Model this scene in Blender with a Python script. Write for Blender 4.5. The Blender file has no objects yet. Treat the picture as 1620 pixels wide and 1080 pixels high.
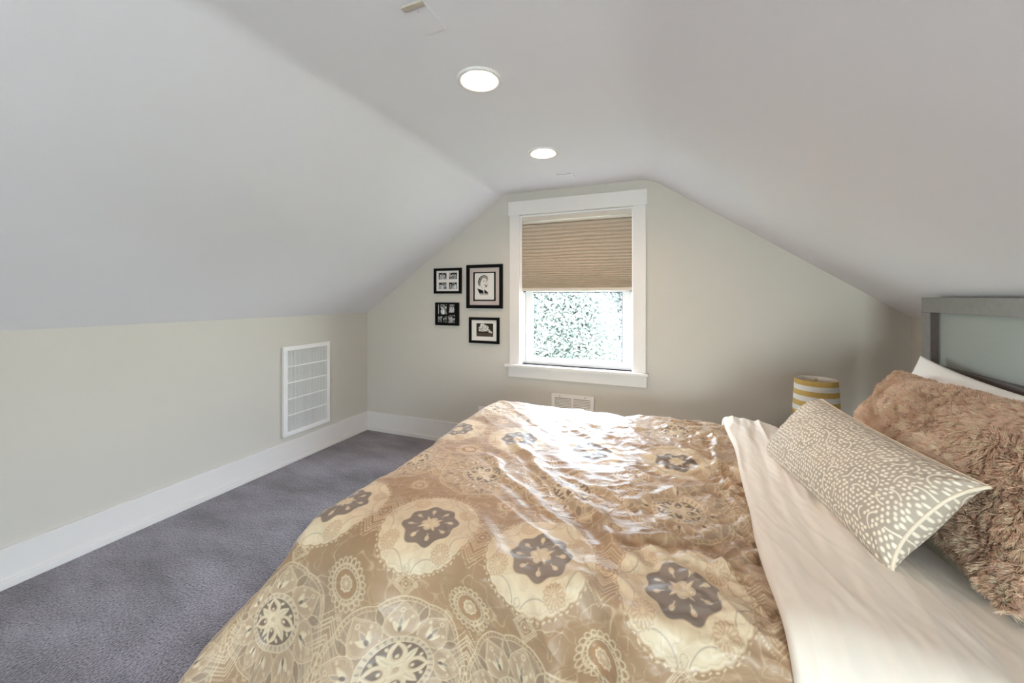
import bpy, bmesh, math, random
import numpy as np
from mathutils import Vector, Matrix

random.seed(7)
rng = np.random.default_rng(7)
R_ = math.radians
C = bpy.context.scene.collection

# ------------------------------------------------------------------ camera
cam_data = bpy.data.cameras.new('camera')
cam_data.sensor_fit = 'HORIZONTAL'
cam_data.sensor_width = 36.0
cam_data.lens = 614.0 / 1620.0 * 36.0
cam_data.shift_y = -70.5 / 1620.0
cam_data.clip_start = 0.02
cam = bpy.data.objects.new('camera', cam_data)
cam.location = (0, 0, 1.40)
cam.rotation_euler = (R_(90), 0, R_(22))
C.objects.link(cam)
bpy.context.scene.camera = cam

# ------------------------------------------------------------------ exposure, sky, sun, window portals
vs = bpy.context.scene.view_settings
vs.view_transform = 'Standard'
vs.look = 'None'
vs.gamma = 1.0
vs.use_curve_mapping = False
vs.exposure = 1.58

SKY_STRENGTH = 20.0
LAMP_STRENGTH = 122.0
SUN_STRENGTH = 14.0

world = bpy.data.worlds.new('sky')
bpy.context.scene.world = world
world.use_nodes = True
wn = world.node_tree
for n in list(wn.nodes):
    wn.nodes.remove(n)
wo = wn.nodes.new('ShaderNodeOutputWorld')
wb = wn.nodes.new('ShaderNodeBackground')
wt = wn.nodes.new('ShaderNodeTexCoord')
wsep = wn.nodes.new('ShaderNodeSeparateXYZ')
wr = wn.nodes.new('ShaderNodeValToRGB')
wr.color_ramp.elements[0].position = 0.0
wr.color_ramp.elements[0].color = (0.55, 0.60, 0.60, 1)
wr.color_ramp.elements[1].position = 0.35
wr.color_ramp.elements[1].color = (0.68, 0.80, 1.0, 1)
wn.links.new(wt.outputs['Generated'], wsep.inputs[0])
wn.links.new(wsep.outputs['Z'], wr.inputs[0])
wn.links.new(wr.outputs[0], wb.inputs['Color'])
wb.inputs['Strength'].default_value = SKY_STRENGTH
wn.links.new(wb.outputs[0], wo.inputs[0])

sun_d = bpy.data.lights.new('sun', 'SUN')
sun_d.energy = SUN_STRENGTH
sun_d.angle = R_(1.0)
sun_d.color = (1.0, 0.95, 0.88)
sun = bpy.data.objects.new('sun', sun_d)
sun.location = (6, -2, 8)
sun.rotation_euler = Vector((-0.75, 0.35, -0.62)).to_track_quat('-Z', 'Y').to_euler()
C.objects.link(sun)

D = 3.2466            # far wall
YB = -2.3             # wall behind the camera
XL, XR = -2.97, 1.431
WT = 0.16             # wall thickness
WIN = (-1.232, -0.263, 0.800, 2.122)      # far window opening x0 x1 z0 z1
BWIN = (-0.20, 1.15, 0.40, 1.50)          # window behind the camera


def portal(x0, x1, z0, z1, y, rx):
    l = bpy.data.lights.new('window_portal', 'AREA')
    l.shape = 'RECTANGLE'
    l.size = x1 - x0
    l.size_y = z1 - z0
    l.energy = 1
    l.cycles.is_portal = True
    o = bpy.data.objects.new('window_portal', l)
    o.location = ((x0 + x1) / 2, y, (z0 + z1) / 2)
    o.rotation_euler = (rx, 0, 0)
    C.objects.link(o)


portal(WIN[0], WIN[1], WIN[2], WIN[3], D + WT + 0.04, R_(-90))
portal(BWIN[0], BWIN[1], BWIN[2], BWIN[3], YB - WT - 0.04, R_(90))


# ------------------------------------------------------------------ helpers
def tag(o, label=None, cat=None, group=None, kind=None):
    if label: o['label'] = label
    if cat: o['category'] = cat
    if group: o['group'] = group
    if kind: o['kind'] = kind
    return o


def empty(name, loc, label=None, cat=None, group=None, rz=0.0):
    o = bpy.data.objects.new(name, None)
    o.empty_display_size = 0.05
    o.location = loc
    o.rotation_euler = (0, 0, rz)
    C.objects.link(o)
    return tag(o, label, cat, group)


def link(name, me, mats, parent=None):
    o = bpy.data.objects.new(name, me)
    if not isinstance(mats, (list, tuple)): mats = [mats]
    for m in mats: me.materials.append(m)
    C.objects.link(o)
    if parent: o.parent = parent
    return o


def set_smooth(me, on=True):
    me.polygons.foreach_set('use_smooth', np.full(len(me.polygons), on, dtype=bool))
    me.update()


class MB:
    """collects shapes into one bmesh"""
    def __init__(self):
        self.bm = bmesh.new()

    def box(self, x0, x1, y0, y1, z0, z1, bev=0.0, mat=0):
        b = bmesh.new()
        vs_ = [b.verts.new(p) for p in
               [(x0, y0, z0), (x1, y0, z0), (x1, y1, z0), (x0, y1, z0), (x0, y0, z1), (x1, y0, z1), (x1, y1, z1), (x0, y1, z1)]]
        for f in [(0, 3, 2, 1), (4, 5, 6, 7), (0, 1, 5, 4), (1, 2, 6, 5), (2, 3, 7, 6), (3, 0, 4, 7)]:
            b.faces.new([vs_[i] for i in f])
        if bev > 0:
            bmesh.ops.bevel(b, geom=list(b.edges), offset=bev, segments=2, affect='EDGES', profile=0.7)
        for f in b.faces: f.material_index = mat
        self._merge(b)

    def _merge(self, b):
        me = bpy.data.meshes.new('tmp')
        b.to_mesh(me); b.free()
        self.bm.from_mesh(me)
        bpy.data.meshes.remove(me)

    def lathe(self, prof, cx=0, cy=0, seg=40, mats=None):
        rings = []
        for (r, z) in prof:
            if r < 1e-6:
                rings.append([self.bm.verts.new((cx, cy, z))])
            else:
                rings.append([self.bm.verts.new((cx + r * math.cos(2 * math.pi * k / seg), cy + r * math.sin(2 * math.pi * k / seg), z)) for k in range(seg)])
        for i in range(len(rings) - 1):
            a, b = rings[i], rings[i + 1]
            for k in range(seg):
                k2 = (k + 1) % seg
                if len(a) == 1 and len(b) == 1: continue
                if len(a) == 1: f = self.bm.faces.new([a[0], b[k2], b[k]])
                elif len(b) == 1: f = self.bm.faces.new([a[k], a[k2], b[0]])
                else: f = self.bm.faces.new([a[k], a[k2], b[k2], b[k]])
                f.smooth = True
                if mats: f.material_index = mats[i]

    def tube(self, pts, r, seg=8, closed=False):
        pts = [Vector(p) for p in pts]
        n = len(pts)
        rings = []
        up = Vector((0, 0, 1))
        for i, p in enumerate(pts):
            if closed: t = pts[(i + 1) % n] - pts[i - 1]
            else: t = pts[min(i + 1, n - 1)] - pts[max(i - 1, 0)]
            t.normalize()
            u = t.cross(up)
            if u.length < 1e-3: u = t.cross(Vector((1, 0, 0)))
            u.normalize(); w = t.cross(u)
            rr = r[i] if hasattr(r, '__len__') else r
            rings.append([self.bm.verts.new(p + u * rr * math.cos(2 * math.pi * k / seg) + w * rr * math.sin(2 * math.pi * k / seg)) for k in range(seg)])
        m = n if closed else n - 1
        for i in range(m):
            a, b = rings[i], rings[(i + 1) % n]
            for k in range(seg):
                f = self.bm.faces.new([a[k], a[(k + 1) % seg], b[(k + 1) % seg], b[k]])
                f.smooth = True
        if not closed:
            self.bm.faces.new(rings[0][::-1]); self.bm.faces.new(rings[-1])

    def quad(self, pts, mat=0, smooth=False):
        f = self.bm.faces.new([self.bm.verts.new(p) for p in pts])
        f.material_index = mat; f.smooth = smooth

    def build(self, name, mats, parent=None, loc=None):
        bmesh.ops.recalc_face_normals(self.bm, faces=list(self.bm.faces)) if loc != 'raw' else None
        me = bpy.data.meshes.new(name)
        self.bm.to_mesh(me); self.bm.free()
        return link(name, me, mats, parent)


def np_mesh(name, verts, faces, smooth=True, colors=None, attr='pattern'):
    """verts (n,3), faces (m,k) all the same k"""
    me = bpy.data.meshes.new(name)
    nv, nf, k = len(verts), len(faces), faces.shape[1]
    me.vertices.add(nv)
    me.vertices.foreach_set('co', np.ascontiguousarray(verts, dtype=np.float32).ravel())
    me.loops.add(nf * k)
    me.loops.foreach_set('vertex_index', np.ascontiguousarray(faces, dtype=np.int32).ravel())
    me.polygons.add(nf)
    me.polygons.foreach_set('loop_start', np.arange(0, nf * k, k, dtype=np.int32))
    me.polygons.foreach_set('loop_total', np.full(nf, k, dtype=np.int32))
    me.update(calc_edges=True)
    if smooth: me.polygons.foreach_set('use_smooth', np.ones(nf, dtype=bool))
    if colors is not None:
        ca = me.color_attributes.new(name=attr, type='FLOAT_COLOR', domain='POINT')
        rgba = np.ones((nv, 4), dtype=np.float32)
        rgba[:, :3] = colors.reshape(-1, 3)
        ca.data.foreach_set('color', rgba.ravel())
    me.validate()
    return me


def grid_faces(nu, nv, flip=False):
    i = np.arange(nu - 1)[:, None]; j = np.arange(nv - 1)[None, :]
    a = i * nv + j
    f = np.stack([a, a + nv, a + nv + 1, a + 1], -1).reshape(-1, 4)
    return f[:, ::-1] if flip else f


def noise2(x, y, seed=0):
    """smooth value noise in -1..1"""
    r = np.random.default_rng(seed)
    T = r.uniform(-1, 1, (256, 256))
    xi = np.floor(x).astype(int); yi = np.floor(y).astype(int)
    fx = x - xi; fy = y - yi
    fx = fx * fx * fx * (fx * (fx * 6 - 15) + 10); fy = fy * fy * fy * (fy * (fy * 6 - 15) + 10)
    a = T[xi % 256, yi % 256]; b = T[(xi + 1) % 256, yi % 256]
    c = T[xi % 256, (yi + 1) % 256]; d = T[(xi + 1) % 256, (yi + 1) % 256]
    return (a * (1 - fx) + b * fx) * (1 - fy) + (c * (1 - fx) + d * fx) * fy


def fbm(x, y, oct=4, seed=0, gain=0.5):
    s = 0; amp = 1; t = 0
    for k in range(oct):
        s = s + amp * noise2(x * 2 ** k + 17.3 * k, y * 2 ** k + 5.1 * k, seed + k); t += amp; amp *= gain
    return s / t


def sstep(a, b, x):
    t = np.clip((x - a) / (b - a), 0, 1)
    return t * t * (3 - 2 * t)


# ------------------------------------------------------------------ materials
def mat(name, col, rough=0.6, noise=None, bump=None, spec=0.5, attr=None, sheen=0.0, metal=0.0, trans=0.0, sub=0.0, coat=0.0):
    """noise=(scale, amount)  bump=(scale, strength, distance)"""
    m = bpy.data.materials.new(name)
    m.use_nodes = True
    nt = m.node_tree; N = nt.nodes; L = nt.links
    p = N['Principled BSDF']
    p.inputs['Roughness'].default_value = rough
    p.inputs['Specular IOR Level'].default_value = spec
    p.inputs['Metallic'].default_value = metal
    p.inputs['Sheen Weight'].default_value = sheen
    p.inputs['Sheen Roughness'].default_value = 0.4
    p.inputs['Coat Weight'].default_value = coat
    tc = N.new('ShaderNodeTexCoord')
    src = None
    if attr:
        at = N.new('ShaderNodeAttribute'); at.attribute_name = attr
        src = at.outputs['Color']
    else:
        rgb = N.new('ShaderNodeRGB'); rgb.outputs[0].default_value = (*col, 1); src = rgb.outputs[0]
    if noise:
        nz = N.new('ShaderNodeTexNoise'); nz.inputs['Scale'].default_value = noise[0]; nz.inputs['Detail'].default_value = 5
        L.new(tc.outputs['Object'], nz.inputs['Vector'])
        mr = N.new('ShaderNodeMapRange'); mr.inputs['From Min'].default_value = 0.3; mr.inputs['From Max'].default_value = 0.7
        mr.inputs['To Min'].default_value = 1 - noise[1]; mr.inputs['To Max'].default_value = 1 + noise[1]
        L.new(nz.outputs['Fac'], mr.inputs['Value'])
        mx = N.new('ShaderNodeVectorMath'); mx.operation = 'SCALE'
        L.new(src, mx.inputs[0]); L.new(mr.outputs[0], mx.inputs['Scale'])
        src = mx.outputs[0]
    L.new(src, p.inputs['Base Color'])
    if bump:
        nb = N.new('ShaderNodeTexNoise'); nb.inputs['Scale'].default_value = bump[0]; nb.inputs['Detail'].default_value = 3
        L.new(tc.outputs['Object'], nb.inputs['Vector'])
        bp = N.new('ShaderNodeBump'); bp.inputs['Strength'].default_value = bump[1]; bp.inputs['Distance'].default_value = bump[2]
        L.new(nb.outputs['Fac'], bp.inputs['Height']); L.new(bp.outputs[0], p.inputs['Normal'])
    if trans > 0:
        out = N['Material Output']
        tb = N.new('ShaderNodeBsdfTranslucent'); L.new(src, tb.inputs['Color'])
        ms = N.new('ShaderNodeMixShader'); ms.inputs[0].default_value = trans
        L.new(p.outputs[0], ms.inputs[1]); L.new(tb.outputs[0], ms.inputs[2]); L.new(ms.outputs[0], out.inputs[0])
    return m


M = {}
M['wall'] = mat('sage_wall_paint', (0.578, 0.542, 0.486), 0.62, (1.5, 0.015), (260, 0.06, 0.002), 0.35)
M['ceiling'] = mat('ceiling_paint', (0.78, 0.75, 0.765), 0.7, (1.2, 0.012), (200, 0.06, 0.002), 0.25)
M['trim'] = mat('white_trim_paint', (0.74, 0.70, 0.67), 0.38, (3, 0.012), None, 0.45)
M['metal_white'] = mat('white_enamel', (0.80, 0.775, 0.75), 0.4, (6, 0.01))
M['dark'] = mat('dark_duct', (0.05, 0.045, 0.04), 0.9, (10, 0.1))
M['greyvoid'] = mat('filter_media', (0.30, 0.25, 0.215), 0.9, (60, 0.12))
M['black'] = mat('black_frame', (0.004, 0.004, 0.004), 0.55, (40, 0.2), None, 0.12)
M['matboard'] = mat('mat_board', (0.74, 0.70, 0.66), 0.85, (30, 0.01))
M['matpink'] = mat('pink_grey_mat_board', (0.52, 0.44, 0.41), 0.85, (30, 0.01))
M['print'] = mat('print_paper', (1, 1, 1), 0.7, None, None, 0.08, attr='pattern')
M['sheet'] = mat('cream_cotton', (0.80, 0.72, 0.62), 0.8, (5, 0.03), (420, 0.12, 0.001), 0.25, sheen=0.15)
M['white_cotton'] = mat('white_cotton', (0.82, 0.78, 0.74), 0.8, (5, 0.02), (420, 0.12, 0.001), 0.25, sheen=0.15)
M['mattress'] = mat('fitted_sheet_cotton', (0.70, 0.64, 0.50), 0.85, (6, 0.03), (300, 0.15, 0.001), 0.2)
M['duvet'] = mat('satin_print', (1, 1, 1), 0.44, (9, 0.05), (500, 0.10, 0.0008), 0.45, attr='pattern', sheen=0.2)
M['cushion'] = mat('cushion_print', (1, 1, 1), 0.75, (12, 0.04), (600, 0.15, 0.0008), 0.25, attr='pattern', sheen=0.1)
M['piping'] = mat('cushion_piping', (0.80, 0.69, 0.54), 0.7, (30, 0.05), (400, 0.2, 0.001))
M['fur'] = mat('fur_locks', (1, 1, 1), 0.62, None, None, 0.35, attr='pattern', sheen=0.12, trans=0.12)
M['headboard'] = mat('grey_brown_lacquer', (0.165, 0.155, 0.145), 0.42, (40, 0.06), (120, 0.05, 0.001), 0.5)
M['reveal'] = mat('dark_brown_wood', (0.075, 0.052, 0.045), 0.4, (30, 0.15))
M['panel'] = mat('frosted_grey_glass', (0.25, 0.268, 0.245), 0.34, (160, 0.05), (500, 0.05, 0.0006), 0.5)
M['wood'] = mat('dark_wood', (0.10, 0.07, 0.055), 0.45, (18, 0.2))
M['lamp_yellow'] = mat('mustard_fabric', (0.60, 0.40, 0.12), 0.8, (60, 0.05), (500, 0.2, 0.0006), trans=0.25)
M['lamp_white'] = mat('white_shade_fabric', (0.80, 0.78, 0.74), 0.8, (60, 0.02), (500, 0.2, 0.0006), trans=0.25)
M['brass'] = mat('brushed_brass', (0.60, 0.46, 0.26), 0.3, (50, 0.1), metal=1.0)
M['vinyl'] = mat('white_vinyl', (0.80, 0.79, 0.79), 0.35, (4, 0.01))
M['gasket'] = mat('grey_gasket', (0.16, 0.15, 0.20), 0.5, (30, 0.1))
M['blind'] = mat('tan_pleated_fabric', (0.50, 0.41, 0.32), 0.75, (25, 0.03), (300, 0.15, 0.001), 0.2, trans=0.035)
M['blind_rail'] = mat('blind_rail_enamel', (0.60, 0.53, 0.46), 0.4, (20, 0.02))
M['cord'] = mat('blind_cord', (0.7, 0.7, 0.68), 0.6, (20, 0.05))
M['beige'] = mat('beige_strip', (0.50, 0.43, 0.34), 0.6, (30, 0.1))
M['leafa'] = mat('pale_green_leaf', (0.14, 0.155, 0.135), 0.5, (3, 0.3), trans=0.4)
M['leafb'] = mat('grey_green_leaf', (0.10, 0.115, 0.11), 0.5, (3, 0.3), trans=0.4)
M['bark'] = mat('grey_bark', (0.12, 0.10, 0.085), 0.9, (20, 0.3), (40, 0.6, 0.01))
M['lawn'] = mat('lawn_grass', (0.10, 0.12, 0.07), 0.9, (6, 0.3), (60, 0.6, 0.02))


def emissive(name, col, strength):
    m = bpy.data.materials.new(name); m.use_nodes = True
    p = m.node_tree.nodes['Principled BSDF']
    p.inputs['Base Color'].default_value = (0.9, 0.9, 0.9, 1)
    p.inputs['Emission Color'].default_value = (*col, 1)
    p.inputs['Emission Strength'].default_value = strength
    return m


M['lens'] = emissive('lamp_lens', (1.0, 0.70, 0.48), LAMP_STRENGTH)


def glass_mat():
    m = bpy.data.materials.new('window_glass'); m.use_nodes = True
    nt = m.node_tree; N = nt.nodes
    N.remove(N['Principled BSDF'])
    t = N.new('ShaderNodeBsdfTransparent'); t.inputs[0].default_value = (0.95, 0.98, 0.97, 1)
    g = N.new('ShaderNodeBsdfGlossy'); g.inputs['Roughness'].default_value = 0.02
    mx = N.new('ShaderNodeMixShader'); mx.inputs[0].default_value = 0.04
    nt.links.new(t.outputs[0], mx.inputs[1]); nt.links.new(g.outputs[0], mx.inputs[2])
    nt.links.new(mx.outputs[0], N['Material Output'].inputs[0])
    return m


M['glass'] = glass_mat()


def carpet_mat():
    m = bpy.data.materials.new('charcoal_loop_carpet'); m.use_nodes = True
    nt = m.node_tree; N = nt.nodes; L = nt.links
    p = N['Principled BSDF']; p.inputs['Roughness'].default_value = 0.95
    p.inputs['Specular IOR Level'].default_value = 0.15
    p.inputs['Sheen Weight'].default_value = 0.45; p.inputs['Sheen Roughness'].default_value = 0.45
    tc = N.new('ShaderNodeTexCoord')
    big = N.new('ShaderNodeTexNoise'); big.inputs['Scale'].default_value = 2.6; big.inputs['Detail'].default_value = 6; big.inputs['Roughness'].default_value = 0.6
    mp = N.new('ShaderNodeMapping'); mp.inputs['Scale'].default_value = (0.6, 1.4, 1); mp.inputs['Rotation'].default_value = (0, 0, R_(35))
    L.new(tc.outputs['Object'], mp.inputs[0]); L.new(mp.outputs[0], big.inputs['Vector'])
    fine = N.new('ShaderNodeTexVoronoi'); fine.inputs['Scale'].default_value = 170
    mp2 = N.new('ShaderNodeMapping'); mp2.inputs['Scale'].default_value = (1.0, 0.7, 1)
    L.new(tc.outputs['Object'], mp2.inputs[0]); L.new(mp2.outputs[0], fine.inputs['Vector'])
    sp = N.new('ShaderNodeTexNoise'); sp.inputs['Scale'].default_value = 120; sp.inputs['Detail'].default_value = 2
    L.new(tc.outputs['Object'], sp.inputs['Vector'])
    cr = N.new('ShaderNodeValToRGB')
    cr.color_ramp.elements[0].position = 0.36; cr.color_ramp.elements[0].color = (0.10, 0.088, 0.098, 1)
    cr.color_ramp.elements[1].position = 0.64; cr.color_ramp.elements[1].color = (0.25, 0.225, 0.265, 1)
    L.new(big.outputs['Fac'], cr.inputs[0])
    mr = N.new('ShaderNodeMapRange'); mr.inputs['From Min'].default_value = 0.3; mr.inputs['From Max'].default_value = 0.7
    mr.inputs['To Min'].default_value = 0.35; mr.inputs['To Max'].default_value = 1.8
    L.new(sp.outputs['Fac'], mr.inputs['Value'])
    sc = N.new('ShaderNodeVectorMath'); sc.operation = 'SCALE'
    L.new(cr.outputs[0], sc.inputs[0]); L.new(mr.outputs[0], sc.inputs['Scale'])
    L.new(sc.outputs[0], p.inputs['Base Color'])
    ad = N.new('ShaderNodeMath'); ad.operation = 'ADD'
    L.new(fine.outputs['Distance'], ad.inputs[0]); L.new(sp.outputs['Fac'], ad.inputs[1])
    bp = N.new('ShaderNodeBump'); bp.inputs['Strength'].default_value = 0.9; bp.inputs['Distance'].default_value = 0.006
    L.new(ad.outputs[0], bp.inputs['Height']); L.new(bp.outputs[0], p.inputs['Normal'])
    return m


M['carpet'] = carpet_mat()

# ------------------------------------------------------------------ setting
b = MB(); b.box(XL - 0.12, XR + 0.12, YB - 0.1, D + 0.1, -0.12, 0.0)
tag(b.build('floor', M['carpet']), kind='structure')

b = MB(); b.box(XL - 0.12, XL, YB - 0.1, D + 0.1, 0.0, 1.25)
tag(b.build('wall_left', M['wall']), kind='structure')
b = MB(); b.box(XR, XR + 0.12, YB - 0.1, D + 0.1, 0.0, 1.285)
tag(b.build('wall_right', M['wall']), kind='structure')


def wall_with_hole(name, ya, yb, hole):
    """rectangular gable wall with a window opening, real thickness; the sloped ceiling covers its top"""
    x0, x1, z0, z1 = XL - 0.12, XR + 0.12, -0.12, 2.62
    h0, h1, h2, h3 = hole
    m = MB()
    for y in (ya, yb):
        for (a, b_, c, d) in ((x0, h0, z0, z1), (h1, x1, z0, z1), (h0, h1, z0, h2), (h0, h1, h3, z1)):
            m.quad([(a, y, c), (b_, y, c), (b_, y, d), (a, y, d)])
    for P in (((h0, h2), (h1, h2)), ((h1, h2), (h1, h3)), ((h1, h3), (h0, h3)), ((h0, h3), (h0, h2)),
              ((x0, z0), (x1, z0)), ((x1, z0), (x1, z1)), ((x1, z1), (x0, z1)), ((x0, z1), (x0, z0))):
        (a, c), (b_, d) = P
        m.quad([(a, ya, c), (b_, ya, d), (b_, yb, d), (a, yb, c)])
    bmesh.ops.remove_doubles(m.bm, verts=list(m.bm.verts), dist=1e-5)
    return tag(m.build(name, M['wall']), kind='structure')


wall_with_hole('wall_far', D, D + WT, WIN)
wall_with_hole('wall_back', YB, YB - WT, BWIN)

# ceiling: left slope, flat strip, right slope in one sheet with softened creases; holes for the downlights
DL = [(-0.752, 2.40), (-0.752, 1.49)]
HOLE_R = 0.078
key = [(XL - 0.13, 1.235 - 0.13 * 0.683), (-1.374, 2.333), (-0.13, 2.326), (XR + 0.13, 1.269 - 0.13 * 0.68)]


def soft(p0, p1, p2, r0, n=8):
    a = Vector(p0) - Vector(p1); c = Vector(p2) - Vector(p1)
    a = Vector(p1) + a.normalized() * r0; c = Vector(p1) + c.normalized() * r0
    out = []
    for k in range(n + 1):
        t = k / n
        q = a * (1 - t) ** 2 + Vector(p1) * 2 * t * (1 - t) + c * t * t
        out.append((q.x, q.y))
    return out


ZC = 2.33
key[1] = (-1.374, ZC); key[2] = (-0.13, ZC)
prof = [key[0]] + soft(key[0], key[1], key[2], 0.05) + [(-0.852, ZC), (-0.652, ZC)] + soft(key[1], key[2], key[3], 0.10) + [key[3]]
m = MB()
rows = []
for y in (YB - 0.05, D + 0.05):
    rows.append([m.bm.verts.new((x, y, z)) for x, z in prof])
for i in range(len(prof) - 1):
    if abs(prof[i][0] + 0.852) < 1e-6: continue
    f = m.bm.faces.new([rows[0][i], rows[0][i + 1], rows[1][i + 1], rows[1][i]]); f.smooth = True
y_prev = YB - 0.05
for cx, cy in sorted(DL, key=lambda p: p[1]) + [(None, None)]:
    ylo = D + 0.05 if cx is None else cy - 0.1
    m.quad([(-0.852, y_prev, ZC), (-0.652, y_prev, ZC), (-0.652, ylo, ZC), (-0.852, ylo, ZC)], smooth=True)
    if cx is None: break
    n = 40
    inner = [m.bm.verts.new((cx + HOLE_R * math.cos(2 * math.pi * k / n), cy + HOLE_R * math.sin(2 * math.pi * k / n), ZC)) for k in range(n)]
    outer = []
    for k in range(n):
        a = 2 * math.pi * k / n; c, s = math.cos(a), math.sin(a); q = 0.1 / max(abs(c), abs(s))
        outer.append(m.bm.verts.new((cx + q * c, cy + q * s, ZC)))
    for k in range(n):
        f = m.bm.faces.new([inner[k], inner[(k + 1) % n], outer[(k + 1) % n], outer[k]]); f.smooth = True
    y_prev = cy + 0.1
bmesh.ops.remove_doubles(m.bm, verts=list(m.bm.verts), dist=1e-5)
for f in m.bm.faces:
    f.normal_update()
    if f.normal.z > 0: f.normal_flip()
ceil_o = m.build('ceiling', M['ceiling'], None, 'raw')
tag(ceil_o, kind='structure')
# roof above: closes the attic so only windows and lamps light the room
m = MB()
rp = [(XL - 0.5, 0.95), (-0.75, 3.15), (XR + 0.5, 0.95)]
for (a, c) in ((rp[0], rp[1]), (rp[1], rp[2])):
    m.quad([(a[0], YB - 0.4, a[1]), (c[0], YB - 0.4, c[1]), (c[0], D + 0.4, c[1]), (a[0], D + 0.4, a[1])])
tag(m.build('roof', M['wood']), kind='structure')


def baseboard(name, fn):
    m = MB()
    fn(m)
    return tag(m.build(name, M['trim']), kind='structure')


def bb_x(xw, s):          # along a side wall, s=+1 grows into +x
    def f(m):
        a, c = sorted((xw, xw + s * 0.016)); m.box(a, c, YB, D, 0.0, 0.182, 0.002)
        a, c = sorted((xw, xw + s * 0.020)); m.box(a, c, YB, D, 0.182, 0.195, 0.003)
        a, c = sorted((xw, xw + s * 0.028)); m.box(a, c, YB, D, 0.0, 0.040, 0.006)
    return f


def bb_y(yw, s):
    def f(m):
        a, c = sorted((yw, yw + s * 0.016)); m.box(XL, XR, a, c, 0.0, 0.182, 0.002)
        a, c = sorted((yw, yw + s * 0.020)); m.box(XL, XR, a, c, 0.182, 0.195, 0.003)
        a, c = sorted((yw, yw + s * 0.028)); m.box(XL, XR, a, c, 0.0, 0.040, 0.006)
    return f


baseboard('baseboard_left', bb_x(XL, 1))
baseboard('baseboard_right', bb_x(XR, -1))
baseboard('baseboard_far', bb_y(D, -1))
baseboard('baseboard_back', bb_y(YB, 1))

# ------------------------------------------------------------------ windows
def window(name, o, yw, s, casing=True):
    """o=opening; yw wall face; s=+1 outward is +y"""
    x0, x1, z0, z1 = o
    root = empty(name, ((x0 + x1) / 2, yw, z0)); root['kind'] = 'structure'
    ox, oy, oz = root.location

    def Y(a, c):
        a, c = yw + s * a - oy, yw + s * c - oy
        return (min(a, c), max(a, c))
    # casing
    m = MB()
    cw = 0.095
    ya, yb = Y(-0.020, 0.0)
    m.box(x0 - cw - ox, x0 - ox, ya, yb, z0 - oz, z1 + 0.005 - oz, 0.002)
    m.box(x1 - ox, x1 + cw - ox, ya, yb, z0 - oz, z1 + 0.005 - oz, 0.002)
    ya2, yb2 = Y(-0.027, 0.0)
    m.box(x0 - cw - 0.010 - ox, x1 + cw + 0.010 - ox, ya2, yb2, z1 + 0.005 - oz, z1 + 0.128 - oz, 0.002)
    m.build('window_casing', M['trim'], root)
    # stool + apron
    m = MB(); ya, yb = Y(-0.060, 0.075)
    m.box(x0 - cw - 0.035 - ox, x1 + cw + 0.020 - ox, ya, yb, z0 - 0.022 - oz, z0 - oz, 0.004)
    m.build('window_sill', M['trim'], root)
    m = MB(); ya, yb = Y(-0.020, 0.0)
    m.box(x0 - cw - 0.012 - ox, x1 + cw + 0.006 - ox, ya, yb, z0 - 0.115 - oz, z0 - 0.022 - oz, 0.002)
    m.build('window_apron', M['trim'], root)
    # jamb liner
    m = MB(); ya, yb = Y(0.0, WT)
    m.box(x0 - ox, x0 + 0.012 - ox, ya, yb, z0 - oz, z1 - oz); m.box(x1 - 0.012 - ox, x1 - ox, ya, yb, z0 - oz, z1 - oz)
    m.box(x0 + 0.012 - ox, x1 - 0.012 - ox, ya, yb, z1 - 0.012 - oz, z1 - oz)
    ya, yb = Y(0.06, WT + 0.03)
    m.box(x0 + 0.012 - ox, x1 - 0.012 - ox, ya, yb, z0 - oz, z0 + 0.018 - oz)
    m.build('window_jamb', M['vinyl'], root)
    # sashes
    zm = (z0 + z1) / 2
    for k, (za, zb, d0) in enumerate(((z0 + 0.018, zm + 0.02, 0.062), (zm - 0.02, z1 - 0.012, 0.102))):
        a, c = x0 + 0.030, x1 - 0.030
        w = 0.062
        bot = 0.038 if k == 0 else 0.04
        ya, yb = Y(d0, d0 + 0.036)
        m = MB()
        m.box(a - ox, a + w - ox, ya, yb, za - oz, zb - oz, 0.003); m.box(c - w - ox, c - ox, ya, yb, za - oz, zb - oz, 0.003)
        m.box(a + w - ox, c - w - ox, ya, yb, za - oz, za + bot - oz, 0.003)
        m.box(a + w - ox, c - w - ox, ya, yb, zb - 0.04 - oz, zb - oz, 0.003)
        # stops beside the sash
        ys, ye = Y(0.045, WT)
        m.box(x0 + 0.012 - ox, a - 0.002 - ox, ys, ye, za - oz, zb - oz); m.box(c + 0.002 - ox, x1 - 0.012 - ox, ys, ye, za - oz, zb - oz)
        sash = m.build('window_sash', M['vinyl'], root)
        m = MB(); ya, yb = Y(d0 + 0.010, d0 + 0.022)
        g = 0.006
        gx0, gx1, gz0, gz1 = a + w, c - w, za + bot, zb - 0.04
        m.box(gx0 - ox, gx0 + g - ox, ya, yb, gz0 - oz, gz1 - oz); m.box(gx1 - g - ox, gx1 - ox, ya, yb, gz0 - oz, gz1 - oz)
        m.box(gx0 + g - ox, gx1 - g - ox, ya, yb, gz0 - oz, gz0 + g - oz); m.box(gx0 + g - ox, gx1 - g - ox, ya, yb, gz1 - g - oz, gz1 - oz)
        gk = m.build('glazing_gasket', M['gasket'], sash)
        m = MB(); ya, yb = Y(d0 + 0.014, d0 + 0.018)
        m.box(gx0 - ox, gx1 - ox, ya, yb, gz0 - oz, gz1 - oz)
        m.build('window_pane', M['glass'], sash)
    return root


window('window_1', WIN, D, 1)
window('window_2', BWIN, YB, -1)

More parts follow.
